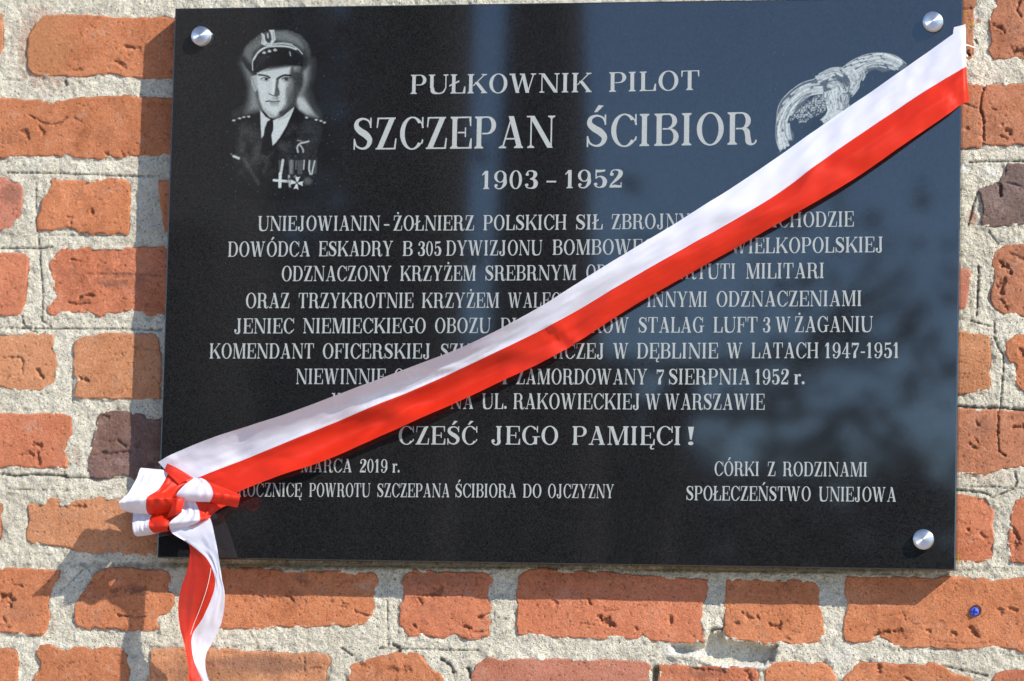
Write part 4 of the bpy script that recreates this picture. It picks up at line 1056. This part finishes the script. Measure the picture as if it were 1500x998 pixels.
def mat_steel():
    t = NT('turned_steel')
    tg = t.n('ShaderNodeTangent', direction_type='RADIAL', axis='Z')
    t.set(Base_Color=(.72, .72, .74, 1), Metallic=1.0, Roughness=.45, Anisotropic=.9, Anisotropic_Rotation=.25)
    t.t.links.new(tg.outputs[0], t.b.inputs['Tangent'])
    return t.m


M_STEEL = mat_steel()


def lathe(prof, n=48):
    V = []
    for r, z in prof:
        for k in range(n):
            a = 2 * math.pi * k / n; V.append((r * math.cos(a), r * math.sin(a), z))
    m = len(prof)
    Fc = [(i * n + k, i * n + (k + 1) % n, (i + 1) * n + (k + 1) % n, (i + 1) * n + k) for i in range(m - 1) for k in range(n)]
    return np.array(V), np.array(Fc)


cap_prof = [(.0001, .0112), (.005, .01115), (.0092, .0110), (.0096, .0108), (.0114, .0094), (.0121, .0083), (.0122, .006), (.0121, .0004), (.0112, .0001)]
capme = mesh('bolt_cap', *lathe(cap_prof))
for (u, v) in ((293, 52), (1366, 31), (1352, 790)):
    o = link('bolt_cap', capme, M_STEEL, plaque)
    P = p2w(u, v, -F - .010)
    o.rotation_euler = (math.pi / 2, 0, 0)
    o.location = (P[0], 0, P[2])

# ------------------------------------------------------------------ ribbon
ribbon = tag(empty('ribbon', tuple(p2w(290, 730, -.08))), 'white and red satin ribbon stretched diagonally across the black plaque and tied in a bow', 'ribbon')


def strip_obj(name, st, nu, depth, nv=14, bulge=0., pleat=0., wr=.0006, seed=1, one=None, frs=(1, 0, 0), sag=None, creases=()):
    """st: rows (Ax,Ay,Mx,My,Bx,By, dA,dM,dB): A..M is white, M..B is red; d = distance from the wall line in m"""
    S = np.asarray(st, float)
    k, ox, oy = frs
    for c in (0, 2, 4): S[:, c] = ox + S[:, c] / k
    for c in (1, 3, 5): S[:, c] = oy + S[:, c] / k
    Q = crom(S, nu)
    A = p2w(Q[:, 0], Q[:, 1], -Q[:, 6]); M = p2w(Q[:, 2], Q[:, 3], -Q[:, 7]); B = p2w(Q[:, 4], Q[:, 5], -Q[:, 8])
    h = nv // 2
    rows = []
    for i in range(nv + 1):
        # quadratic blend across keeps the middle line as a soft bend
        if i <= h: f = i / h; P = A * (1 - f) + M * f
        else: f = (i - h) / (nv - h); P = M * (1 - f) + B * f
        # smooth the bend
        g = i / nv
        rows.append(P)
    R = np.array(rows)                       # (nv+1, nu, 3)
    Y = R[..., 1].copy()
    for _ in range(2):
        Y[1:-1] = .25 * Y[:-2] + .5 * Y[1:-1] + .25 * Y[2:]
    R[..., 1] = Y
    L = np.concatenate([[0], np.cumsum(np.linalg.norm(np.diff(M, axis=0), axis=1))])
    gg = np.linspace(0, 1, nv + 1)[:, None]
    if sag is not None:
        sg = np.interp(M[:, 0], sag[0], sag[1])[None]
        R[..., 1] += sg * np.where(gg < .5, .55 * np.sin(gg * 2 * math.pi), np.sin((gg - .5) * 2 * math.pi))
    xx = np.broadcast_to(L[None] * 1000, R.shape[:2]); yy = np.broadcast_to(gg * 80, R.shape[:2])
    R[..., 1] += fbm(xx + yy * .7, yy * 1.6, 46, 3, seed) * wr * 2.2 + fbm(xx * .35 + yy, yy * 2.2, 16, 2, seed + 4) * wr
    if pleat:
        pn = gnoise(xx / 45. + seed, yy / 11. + seed * .7); R[..., 1] += pleat * (1 - 2.2 * np.abs(pn)) + .4 * pleat * gnoise(xx / 14. + 5, yy / 7.)
    for s0, am, wd, sl, g0, g1 in creases:
        am = am * 1.7
        q = (xx - s0 - sl * yy) / wd
        R[..., 1] += am * np.exp(-q * q) * sstep(g0 - .12, g0 + .12, gg) * (1 - sstep(g1 - .12, g1 + .12, gg))
    V3 = R.reshape(-1, 3)
    Fc = grid_faces(nv + 1, nu)
    row = np.arange(len(Fc)) // (nu - 1)
    mi = (row >= h).astype(int) if one is None else np.full(len(Fc), one)
    org = np.array(ribbon.location)
    me = mesh(name, V3 - org, Fc, mi)
    uv = me.uv_layers.new(name='UVMap')
    vi = np.empty(len(me.loops), np.int32); me.loops.foreach_get('vertex_index', vi)
    uvv = np.stack([xx.ravel() * .012, yy.ravel() * .0125], 1)[vi]
    uv.data.foreach_set('uv', uvv.astype(np.float32).ravel())
    me.materials.append(M_WHITE); me.materials.append(M_RED)
    o = link(name, me, None, ribbon)
    return o


# long band from the bow up to the top right corner (photo pixels)
band = [
 (231.5,677, 262,712, 315,738, .058,.052,.054),
 (260,662, 310,692, 362,715, .060,.050,.054),
 (320,638, 358,673, 412,696, .068,.050,.055),
 (420,606, 440,640, 478,674, .077,.052,.054),
 (500,576, 523,605, 553,641, .082,.054,.052),
 (593,541, 612,569, 640,603, .084,.056,.051),
 (687,504, 706,526, 732,560, .083,.057,.051),
 (785,453, 802,479, 822,516, .078,.060,.049),
 (882,392, 900,422, 922,452, .074,.060,.047),
 (985,330, 1005,362, 1030,390, .065,.058,.046),
 (1100,257, 1122,295, 1145,325, .054,.052,.049),
 (1204,184, 1226,220, 1248,264, .0445,.048,.049),
 (1290,125, 1313,161, 1338,202, .0385,.043,.046),
 (1340,90, 1365,127, 1385,170, .0372,.040,.043),
 (1396,50, 1403,104.5, 1404,156, .0375,.0375,.038),
 (1412,40, 1412.5,99, 1415,150, .036,.036,.036),
 (1415,42, 1415.5,98, 1420,147, .028,.028,.024),
 (1414,44, 1415,98, 1418,146, .010,.010,.008),
]
def wx(u): return float(p2w(u, 500, -.05)[0])


cr = [(492, .0022, 5, .35, .5, 1.1), (500, -.0016, 9, .35, .5, 1.1), (300, .003, 34, -1.6, .42, .85), (395, -.002, 26, 1.3, .5, 1.1), (610, .0016, 24, -1.2, .4, 1.), (735, -.0018, 30, 1.4, 0., 1.), (860, .0012, 16, 1.0, .45, 1.), (930, -.0012, 18, -1.0, .4, 1.), (1040, .0010, 12, .8, .4, 1.), (215, -.003, 26, 1.2, .45, 1.1), (120, .002, 20, -1., .0, .5), (250, .0014, 14, 1.6, 0., .5), (340, -.0012, 12, 1.2, 0., .5)]
strip_obj('band', band, 230, 0, nv=28, wr=.0011, seed=3, sag=([wx(300), wx(480), wx(600), wx(720), wx(850), wx(1000)], [.002, .011, .014, .009, -.001, -.0035]), creases=cr)
# frayed cut end sticking up at the corner
strip_obj('cut_end', [(1396,50, 1404,55, 1413.5,62, .0374,.0372,.0366),(1396.5,45, 1405,47, 1414,50, .0376,.0374,.0368),(1397.5,40, 1406,38, 1414.5,35.5, .0378,.0376,.037)], 8, 0, nv=4, wr=.0001, one=0)
Z = (7.395, 165, 665)
# upper left loop
strip_obj('bow_loop', [
 (310,150, 610,178, 872,262, .062,.060,.056),
 (288,170, 600,200, 860,275, .066,.064,.060),
 (240,300, 510,370, 745,350, .076,.076,.070),
 (165,425, 400,445, 655,440, .087,.088,.082),
 (68,515, 366,480, 640,478, .094,.094,.088),
 (72,550, 358,520, 670,500, .092,.093,.086),
 (90,600, 356,585, 720,540, .084,.086,.080),
 (230,645, 380,650, 745,600, .070,.074,.072),
 (420,660, 450,665, 740,640, .060,.066,.066)], 90, 0, nv=30, pleat=.0016, wr=.0012, seed=11, frs=Z)
# small red fold over the end of the band
strip_obj('bow_fold', [(548,186, 570,146, 592,102, .060,.061,.062),(600,215, 660,180, 720,165, .069,.069,.068),(720,330, 800,285, 872,258, .070,.068,.066)], 24, 0, wr=.0003, one=1, frs=Z)
# lower left loop
strip_obj('bow_loop', [
 (225,540, 425,570, 620,580, .056,.058,.062),
 (222,640, 425,650, 620,655, .062,.064,.067),
 (215,700, 400,700, 600,705, .068,.070,.070),
 (210,780, 388,765, 592,760, .074,.076,.074),
 (222,850, 400,815, 590,800, .072,.074,.074),
 (268,894, 450,855, 605,835, .062,.064,.068),
 (400,880, 520,850, 640,830, .052,.056,.060)], 70, 0, nv=30, pleat=.0016, wr=.0012, seed=15, frs=Z)
# right loop lying over the band
strip_obj('bow_loop', [
 (880,262, 960,262, 985,275, .066,.066,.064),
 (830,295, 1010,290, 1080,318, .076,.076,.070),
 (760,350, 1060,350, 1240,380, .082,.084,.078),
 (705,410, 1083,415, 1372,440, .084,.088,.084),
 (690,450, 1082,455, 1374,485, .083,.088,.086),
 (715,480, 1065,495, 1368,530, .080,.084,.083),
 (770,512, 1048,525, 1350,582, .072,.076,.076)], 70, 0, nv=30, pleat=.0016, wr=.0010, seed=19, frs=Z)
# inner right loop under it
strip_obj('bow_loop', [
 (750,500, 895,520, 1240,555, .066,.066,.064),
 (745,570, 925,585, 1150,600, .070,.072,.066),
 (735,640, 942,645, 1065,672, .074,.076,.070),
 (640,720, 945,700, 1050,690, .078,.080,.072),
 (608,765, 930,735, 1030,705, .078,.079,.072),
 (620,815, 830,785, 1020,712, .070,.072,.066),
 (660,850, 800,810, 1000,720, .060,.062,.060)], 70, 0, nv=30, pleat=.0016, wr=.0012, seed=23, frs=Z)
# the knot itself: a red turn pulled tight between the loops
strip_obj('knot', [
 (640,470, 700,450, 760,430, .076,.079,.078),
 (640,520, 700,500, 780,500, .080,.084,.080),
 (630,600, 690,590, 755,590, .081,.085,.080),
 (600,660, 670,655, 740,640, .078,.081,.078),
 (590,700, 620,690, 660,680, .072,.074,.072)], 20, 0, wr=.0003, seed=27, one=1, frs=Z)
strip_obj('knot', [(620,270, 760,270, 900,280, .052,.052,.052),(600,450, 780,450, 960,450, .058,.060,.058),(600,640, 780,640, 960,640, .058,.060,.058),(640,800, 760,790, 900,740, .052,.052,.052)], 12, 0, wr=.0003, seed=41, one=1, frs=Z)  # hidden ply added behind the loops to stop sun leaking through the bow
strip_obj('knot_end', [
 (600,690, 560,670, 440,660, .070,.072,.068),
 (615,740, 560,730, 420,720, .076,.078,.072),
 (600,790, 540,790, 430,800, .078,.079,.074),
 (590,815, 540,820, 470,840, .070,.072,.070)], 16, 0, wr=.0003, seed=29, one=1, frs=Z)
# hanging tail: A side white (right), B side red (left)
TZ = (2.868, 150, 650)
tail = strip_obj('tail', [
 (440,300, 300,350, 285,345, .064,.064,.064),
 (457,325, 292,374, 286,372, .070,.068,.068),
 (475,405, 368,424, 362,424, .076,.070,.068),
 (489,480, 436,480, 358,520, .080,.076,.066),
 (500,560, 467,545, 335,592, .080,.080,.064),
 (514,645, 468,615, 318,680, .072,.078,.062),
 (500,750, 424,726, 325,765, .058,.070,.064),
 (462,835, 380,800, 345,850, .050,.060,.070),
 (436,885, 376,865, 358,920, .050,.056,.068),
 (433,940, 392,935, 362,965, .056,.058,.066),
 (455,1010, 425,1010, 364,1012, .062,.062,.064),
 (490,1110, 470,1110, 372,1100, .062,.062,.062),
 (500,1250, 470,1250, 372,1250, .058,.058,.058),
 (490,1420, 460,1420, 380,1400, .050,.050,.052)], 150, 0, nv=22, pleat=.0005, wr=.0009, seed=33, frs=TZ)
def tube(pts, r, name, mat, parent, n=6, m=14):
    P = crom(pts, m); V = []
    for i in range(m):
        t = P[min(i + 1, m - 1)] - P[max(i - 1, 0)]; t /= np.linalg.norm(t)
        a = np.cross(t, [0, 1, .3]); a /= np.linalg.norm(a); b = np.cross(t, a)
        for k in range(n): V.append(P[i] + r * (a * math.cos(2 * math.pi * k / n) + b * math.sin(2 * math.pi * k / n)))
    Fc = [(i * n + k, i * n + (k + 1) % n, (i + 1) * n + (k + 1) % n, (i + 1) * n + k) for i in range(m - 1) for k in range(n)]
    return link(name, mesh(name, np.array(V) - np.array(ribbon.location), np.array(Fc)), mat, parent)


M_THREAD_HILITE = mat_simple('thread_and_highlight', (.75, .66, .58), .7)  # shared by the loose fibres and the crease highlight tube


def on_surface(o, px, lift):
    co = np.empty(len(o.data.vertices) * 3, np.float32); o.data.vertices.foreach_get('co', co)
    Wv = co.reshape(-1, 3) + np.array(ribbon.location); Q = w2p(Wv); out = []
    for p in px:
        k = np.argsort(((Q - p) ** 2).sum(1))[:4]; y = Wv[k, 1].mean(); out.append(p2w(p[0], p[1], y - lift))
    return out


tube(on_surface(tail, [(309, 832), (306, 850), (300, 872), (292, 894), (284, 914), (279, 930)], .0005), .00032, 'crease_highlight', M_THREAD_HILITE, ribbon)  # thin pale tube stands in for the highlight along the tail's crease
tube([p2w(1411, 66, -.012), p2w(1419, 67, -.010), p2w(1428, 70.5, -.006)], .0009, 'loose_thread', M_THREAD_HILITE, ribbon)
tube([p2w(1409, 79, -.014), p2w(1414, 80, -.012), p2w(1417, 83, -.008)], .0013, 'loose_thread', M_THREAD_HILITE, ribbon)

# ------------------------------------------------------------------ blue wall plug in the brick at lower right
pc = p2w(1427.5, 896.5, 0.0)
plug = tag(empty('wall_plug', (pc[0], -.001, pc[2])), 'small blue plastic wall plug pushed into the brick at lower right of the plaque', 'wall plug')
M_BLUE = mat_simple('blue_plastic', (.05, .085, .58), .6)
M_SLOT = mat_simple('blue_plastic_shaded', (.006, .010, .10), .5)  # darker copy of the plastic, shade of the recess put into the colour
vv, ff = lathe([(.0006, -.0030), (.0030, -.0032), (.0046, -.0026), (.0054, -.0014), (.0056, .0000), (.0050, .006), (.0050, .020)], 24)
vv = vv[:, [0, 2, 1]]
link('collar', mesh('collar', vv, ff), M_BLUE, plug)
bm = bmesh.new()
for k in range(2):
    r_ = bmesh.ops.create_cube(bm, size=1)
    for v in r_['verts']:
        c = Vector((v.co.x * (.0085 if k == 0 else .0016), v.co.y * .0006, v.co.z * (.0016 if k == 0 else .0085)))
        v.co = c + Vector((0, -.00325 - .0001 * k, 0))
me = bpy.data.meshes.new('cross_slot'); bm.to_mesh(me); bm.free()
link('cross_slot', me, M_SLOT, plug, smooth=False).rotation_euler = (0, .15, 0)
M_HOLE = mat_simple('hole_dark', (.05, .022, .014), .95)  # dark tone for the crescent of open hole beside the plug
vv, ff = lathe([(.0068, -.0016), (.0062, -.0024), (.0045, -.0014)], 20)
vv = vv[:, [0, 2, 1]]
hl = link('drill_hole_rim', mesh('drill_hole_rim', vv, ff), M_HOLE, plug); hl.location = (.0020, .0003, .0018)

# ------------------------------------------------------------------ what stands across the yard and shows in the polish
GZ = -2.10
me = mesh('ground', [(-600, -900, GZ), (600, -900, GZ), (600, 30, GZ), (-600, 30, GZ)], [(0, 1, 2, 3)])
tg = NT('paving'); tg.set(Base_Color=tg.mix(tg.noise(.6, 5, .6), (.40, .33, .25), (.50, .42, .33)), Roughness=.9)
tag(link('ground', me, tg.m, None, False), kind='structure')


def mirror_x(u, v, Y):
    """point on plane y=Y whose reflection in the plaque falls on photo pixel (u,v)"""
    P = p2w(u, v, -F); d = P - CAM; d[1] = -d[1]
    return P + d * (Y - P[1]) / d[1]


M_DARKW = mat_simple('dark_timber', (.014, .010, .008), .85)
M_BARK = mat_simple('bark', (.030, .024, .019), .9)
M_LEAF = mat_simple('dark_foliage', (.020, .026, .016), .8)


def box_obj(name, x0, x1, y0, y1, z0, z1, mat, parent):
    V = [(x, y, z) for z in (z0, z1) for y in (y0, y1) for x in (x0, x1)]
    Fc = [(0, 2, 3, 1), (4, 5, 7, 6), (0, 1, 5, 4), (2, 6, 7, 3), (0, 4, 6, 2), (1, 3, 7, 5)]
    return link(name, mesh(name, V, Fc), mat, parent, False)


YB = -26.0
bld = tag(empty('dark_building', (0, 0, 0)), 'dark timber building across the yard, seen only as a black reflection in the plaque', 'building')
xa = mirror_x(200, 300, YB)[0]; xb = mirror_x(425, 100, YB - 8)[0]; xc = mirror_x(560, 100, YB - 7)[0]
box_obj('wall', xa - 8, xb, YB - 8, YB, GZ, 7.5, M_DARKW, bld)
box_obj('low_wall', xb, xc, YB - 7, YB - 1, GZ, mirror_x(470, 300, YB)[2], M_DARKW, bld)


def limb(P0, P1, r0, r1, V, Fc, n=8):
    t = P1 - P0; t = t / np.linalg.norm(t); a = np.cross(t, [0, 1, .1]); a /= np.linalg.norm(a); b = np.cross(t, a); o = len(V)
    for P, r in ((P0, r0), (P1, r1)):
        for k in range(n): V.append(P + r * (a * math.cos(2 * math.pi * k / n) + b * math.sin(2 * math.pi * k / n)))
    for k in range(n): Fc.append((o + k, o + (k + 1) % n, o + n + (k + 1) % n, o + n + k))


def tree(pts, r0, seed, label, Y, leaves):
    rr = random.Random(seed); V = []; Fc = []
    P = [mirror_x(u, v, Y) for u, v in pts]; P[0][2] = min(P[0][2], GZ)
    root = tag(empty('bare_tree', tuple(P[0])), label, 'tree')
    org = P[0].copy(); tips = []
    for i in range(len(P) - 1):
        limb(P[i] - org, P[i + 1] - org, r0 * (1 - .18 * i), r0 * (1 - .18 * (i + 1)), V, Fc)
    link('trunk', mesh('trunk', V, Fc), M_BARK, root)
    V2 = []; F2 = []

    def grow(p, d, L, r, k):
        q = p + d * L; limb(p, q, r, r * .6, V2, F2, 5); tips.append(q)
        if k:
            for _ in range(3):
                nd = d + np.array([rr.uniform(-.8, .8), rr.uniform(-.6, .6), rr.uniform(-.35, .6)]); nd /= np.linalg.norm(nd)
                grow(p + d * L * rr.uniform(.5, 1), nd, L * .68, r * .55, k - 1)
    for i in range(2, len(P)):
        for s in (-1, 1):
            d = np.array([s * rr.uniform(.7, 1), rr.uniform(-.4, .4), rr.uniform(-.25, .25)]); d /= np.linalg.norm(d)
            grow(P[i] - org, d, .75, .05, 3)
    link('branches', mesh('branches', V2, F2), M_BARK, root)
    V3 = []; F3 = []
    for q in tips:
        for _ in range(leaves):
            c = q + np.array([rr.gauss(0, .35) for _ in range(3)]); a = np.array([rr.uniform(-1, 1) for _ in range(3)]) * .06; b = np.array([rr.uniform(-1, 1) for _ in range(3)]) * .06
            o = len(V3); V3 += [c - a, c - b, c + a, c + b]; F3.append((o, o + 1, o + 2, o + 3))
    if V3: link('crown', mesh('crown', V3, F3), M_LEAF, root, False)


tree([(905, 990), (930, 830), (955, 700), (985, 600), (1010, 540)], .27, 3, 'slim leaning bare tree across the yard, seen only as a dark reflection', -16.0, 2)


def big_trunk(edges, Y, label):
    """edges: (u_left, u_right, v) down the trunk"""
    P = [(mirror_x(a, v, Y), mirror_x(b, v, Y)) for a, b, v in edges]
    root = tag(empty('park_tree', (float((P[-1][0][0] + P[-1][1][0]) / 2), Y, GZ)), label, 'tree')
    org = np.array(root.location); V = []; n = 20
    P = [(np.array([p[0][0], Y, p[0][2]]), np.array([p[1][0], Y, p[1][2]])) for p in P]
    lo = P[-1]; P.append((lo[0] * [1, 1, 0] + [-.05, 0, GZ], lo[1] * [1, 1, 0] + [.05, 0, GZ]))
    hi = P[0]; P.insert(0, (hi[0] + [.02, 0, 4.], hi[1] + [-.06, 0, 4.]))
    for L_, R_ in P:
        c = (L_ + R_) / 2; r = np.linalg.norm(R_ - L_) / 2
        for k in range(n):
            a = 2 * math.pi * k / n; q = r * (1 + .04 * math.sin(5 * a + c[2]))
            V.append(c + np.array([q * math.cos(a), q * math.sin(a), 0]) - org)
    Fc = [(i * n + k, i * n + (k + 1) % n, (i + 1) * n + (k + 1) % n, (i + 1) * n + k) for i in range(len(P) - 1) for k in range(n)]
    link('trunk', mesh('trunk', V, Fc), M_BARK, root)
    rr = random.Random(int(P[0][0][0] * 100)); V2 = []; F2 = []
    top = (P[0][0] + P[0][1]) / 2 - org
    for k in range(9):
        d = np.array([rr.uniform(-1, 1), rr.uniform(-1, 1), rr.uniform(.6, 1.4)]); d /= np.linalg.norm(d)
        q = top + d * 2.2; limb(top, q, .12, .06, V2, F2, 6)
        for _ in range(4):
            e = d + np.array([rr.uniform(-.7, .7), rr.uniform(-.7, .7), rr.uniform(0, .6)]); limb(q, q + e * 1.3, .05, .01, V2, F2, 4)
    link('branches', mesh('branches', V2, F2), M_BARK, root)


big_trunk([(508, 692, -20), (506, 684, 300), (502, 668, 600), (500, 664, 840)], -10.0, 'thick upright tree across the yard, seen only as a broad dark reflection')
big_trunk([(742, 852, -20), (728, 862, 300), (716, 880, 540), (712, 886, 840)], -11.0, 'thinner upright tree across the yard, seen only as a narrow dark reflection')


def hedge(u0, u1, vtop, Y, n, label, amp=30, seed=5):
    rr = random.Random(seed); V3 = []; F3 = []
    hx0 = mirror_x(u0, 800, Y)[0]; hx1 = mirror_x(u1, 800, Y)[0]
    for k in range(n):
        x = rr.uniform(hx0, hx1); top = mirror_x(1000, vtop + amp * math.sin(x * 1.3 + seed) + amp * .7 * math.sin(x * 3.1 + 1), Y)[2]
        z = GZ + (top - GZ) * rr.random() ** .7
        c = np.array([x, Y + rr.uniform(-1, 1), z]); a = np.array([rr.uniform(-1, 1) for _ in range(3)]) * .2; b = np.array([rr.uniform(-1, 1) for _ in range(3)]) * .2
        o = len(V3); V3 += [c - a, c - b, c + a, c + b]; F3.append((o, o + 1, o + 2, o + 3))
    tag(link('hedge', mesh('hedge', V3, F3), M_LEAF, None, False), label, 'hedge')


root = tag(empty('dimming_foliage', (float(mirror_x(470, 300, -23.)[0]), -23., GZ)), 'sparse foliage added out of view to dim the reflection right of the portrait', 'tree')
rr = random.Random(31); V3 = []; F3 = []; org = np.array(root.location)  # invented foliage out of view, dims the sky reflected beside the portrait
for k in range(1500):
    c = mirror_x(rr.uniform(400, 515), rr.uniform(-80, 560), -23. + rr.uniform(-.8, .8)) - org
    a = np.array([rr.uniform(-1, 1) for _ in range(3)]) * .07; b = np.array([rr.uniform(-1, 1) for _ in range(3)]) * .07
    o = len(V3); V3 += [c - a, c - b, c + a, c + b]; F3.append((o, o + 1, o + 2, o + 3))
link('crown', mesh('crown', V3, F3), M_LEAF, root, False)
V2 = []; F2 = []; limb(np.zeros(3), np.array([.05, 0, 6.5]), .06, .02, V2, F2); link('trunk', mesh('trunk', V2, F2), M_BARK, root)
V3 = []; F3 = []  # far leaf scatter, put in to dim the pale low sky in the reflection
for k in range(9000):
    u = rr.uniform(690, 1460); v = 640 + 210 * rr.random() ** .55
    w = 1 - .3 * float(sstep(1250, 1420, u)); cl = .36 + .35 * float(sstep(720, 800, v)) + 1.2 * float(gnoise(u / 75., v / 55.))
    if rr.random() > w * cl: continue
    c = mirror_x(u, v, -44. + rr.uniform(-2, 2)); a = np.array([rr.uniform(-1, 1) for _ in range(3)]) * .14; b = np.array([rr.uniform(-1, 1) for _ in range(3)]) * .14
    o = len(V3); V3 += [c - a, c - b, c + a, c + b]; F3.append((o, o + 1, o + 2, o + 3))
tag(link('dimming_far_trees', mesh('dimming_far_trees', V3, F3), M_LEAF, None, False), 'far off dark tree line, added to dim the sky reflected low in the plaque', 'trees', kind='stuff')
hedge(820, 1560, 835, -26.0, 5200, 'low dark hedge far across the yard, seen only as a dim reflection')
hedge(420, 900, 560, -24.0, 7000, 'tall dark hedge beside the timber building, seen only as a reflection', 40, 9)
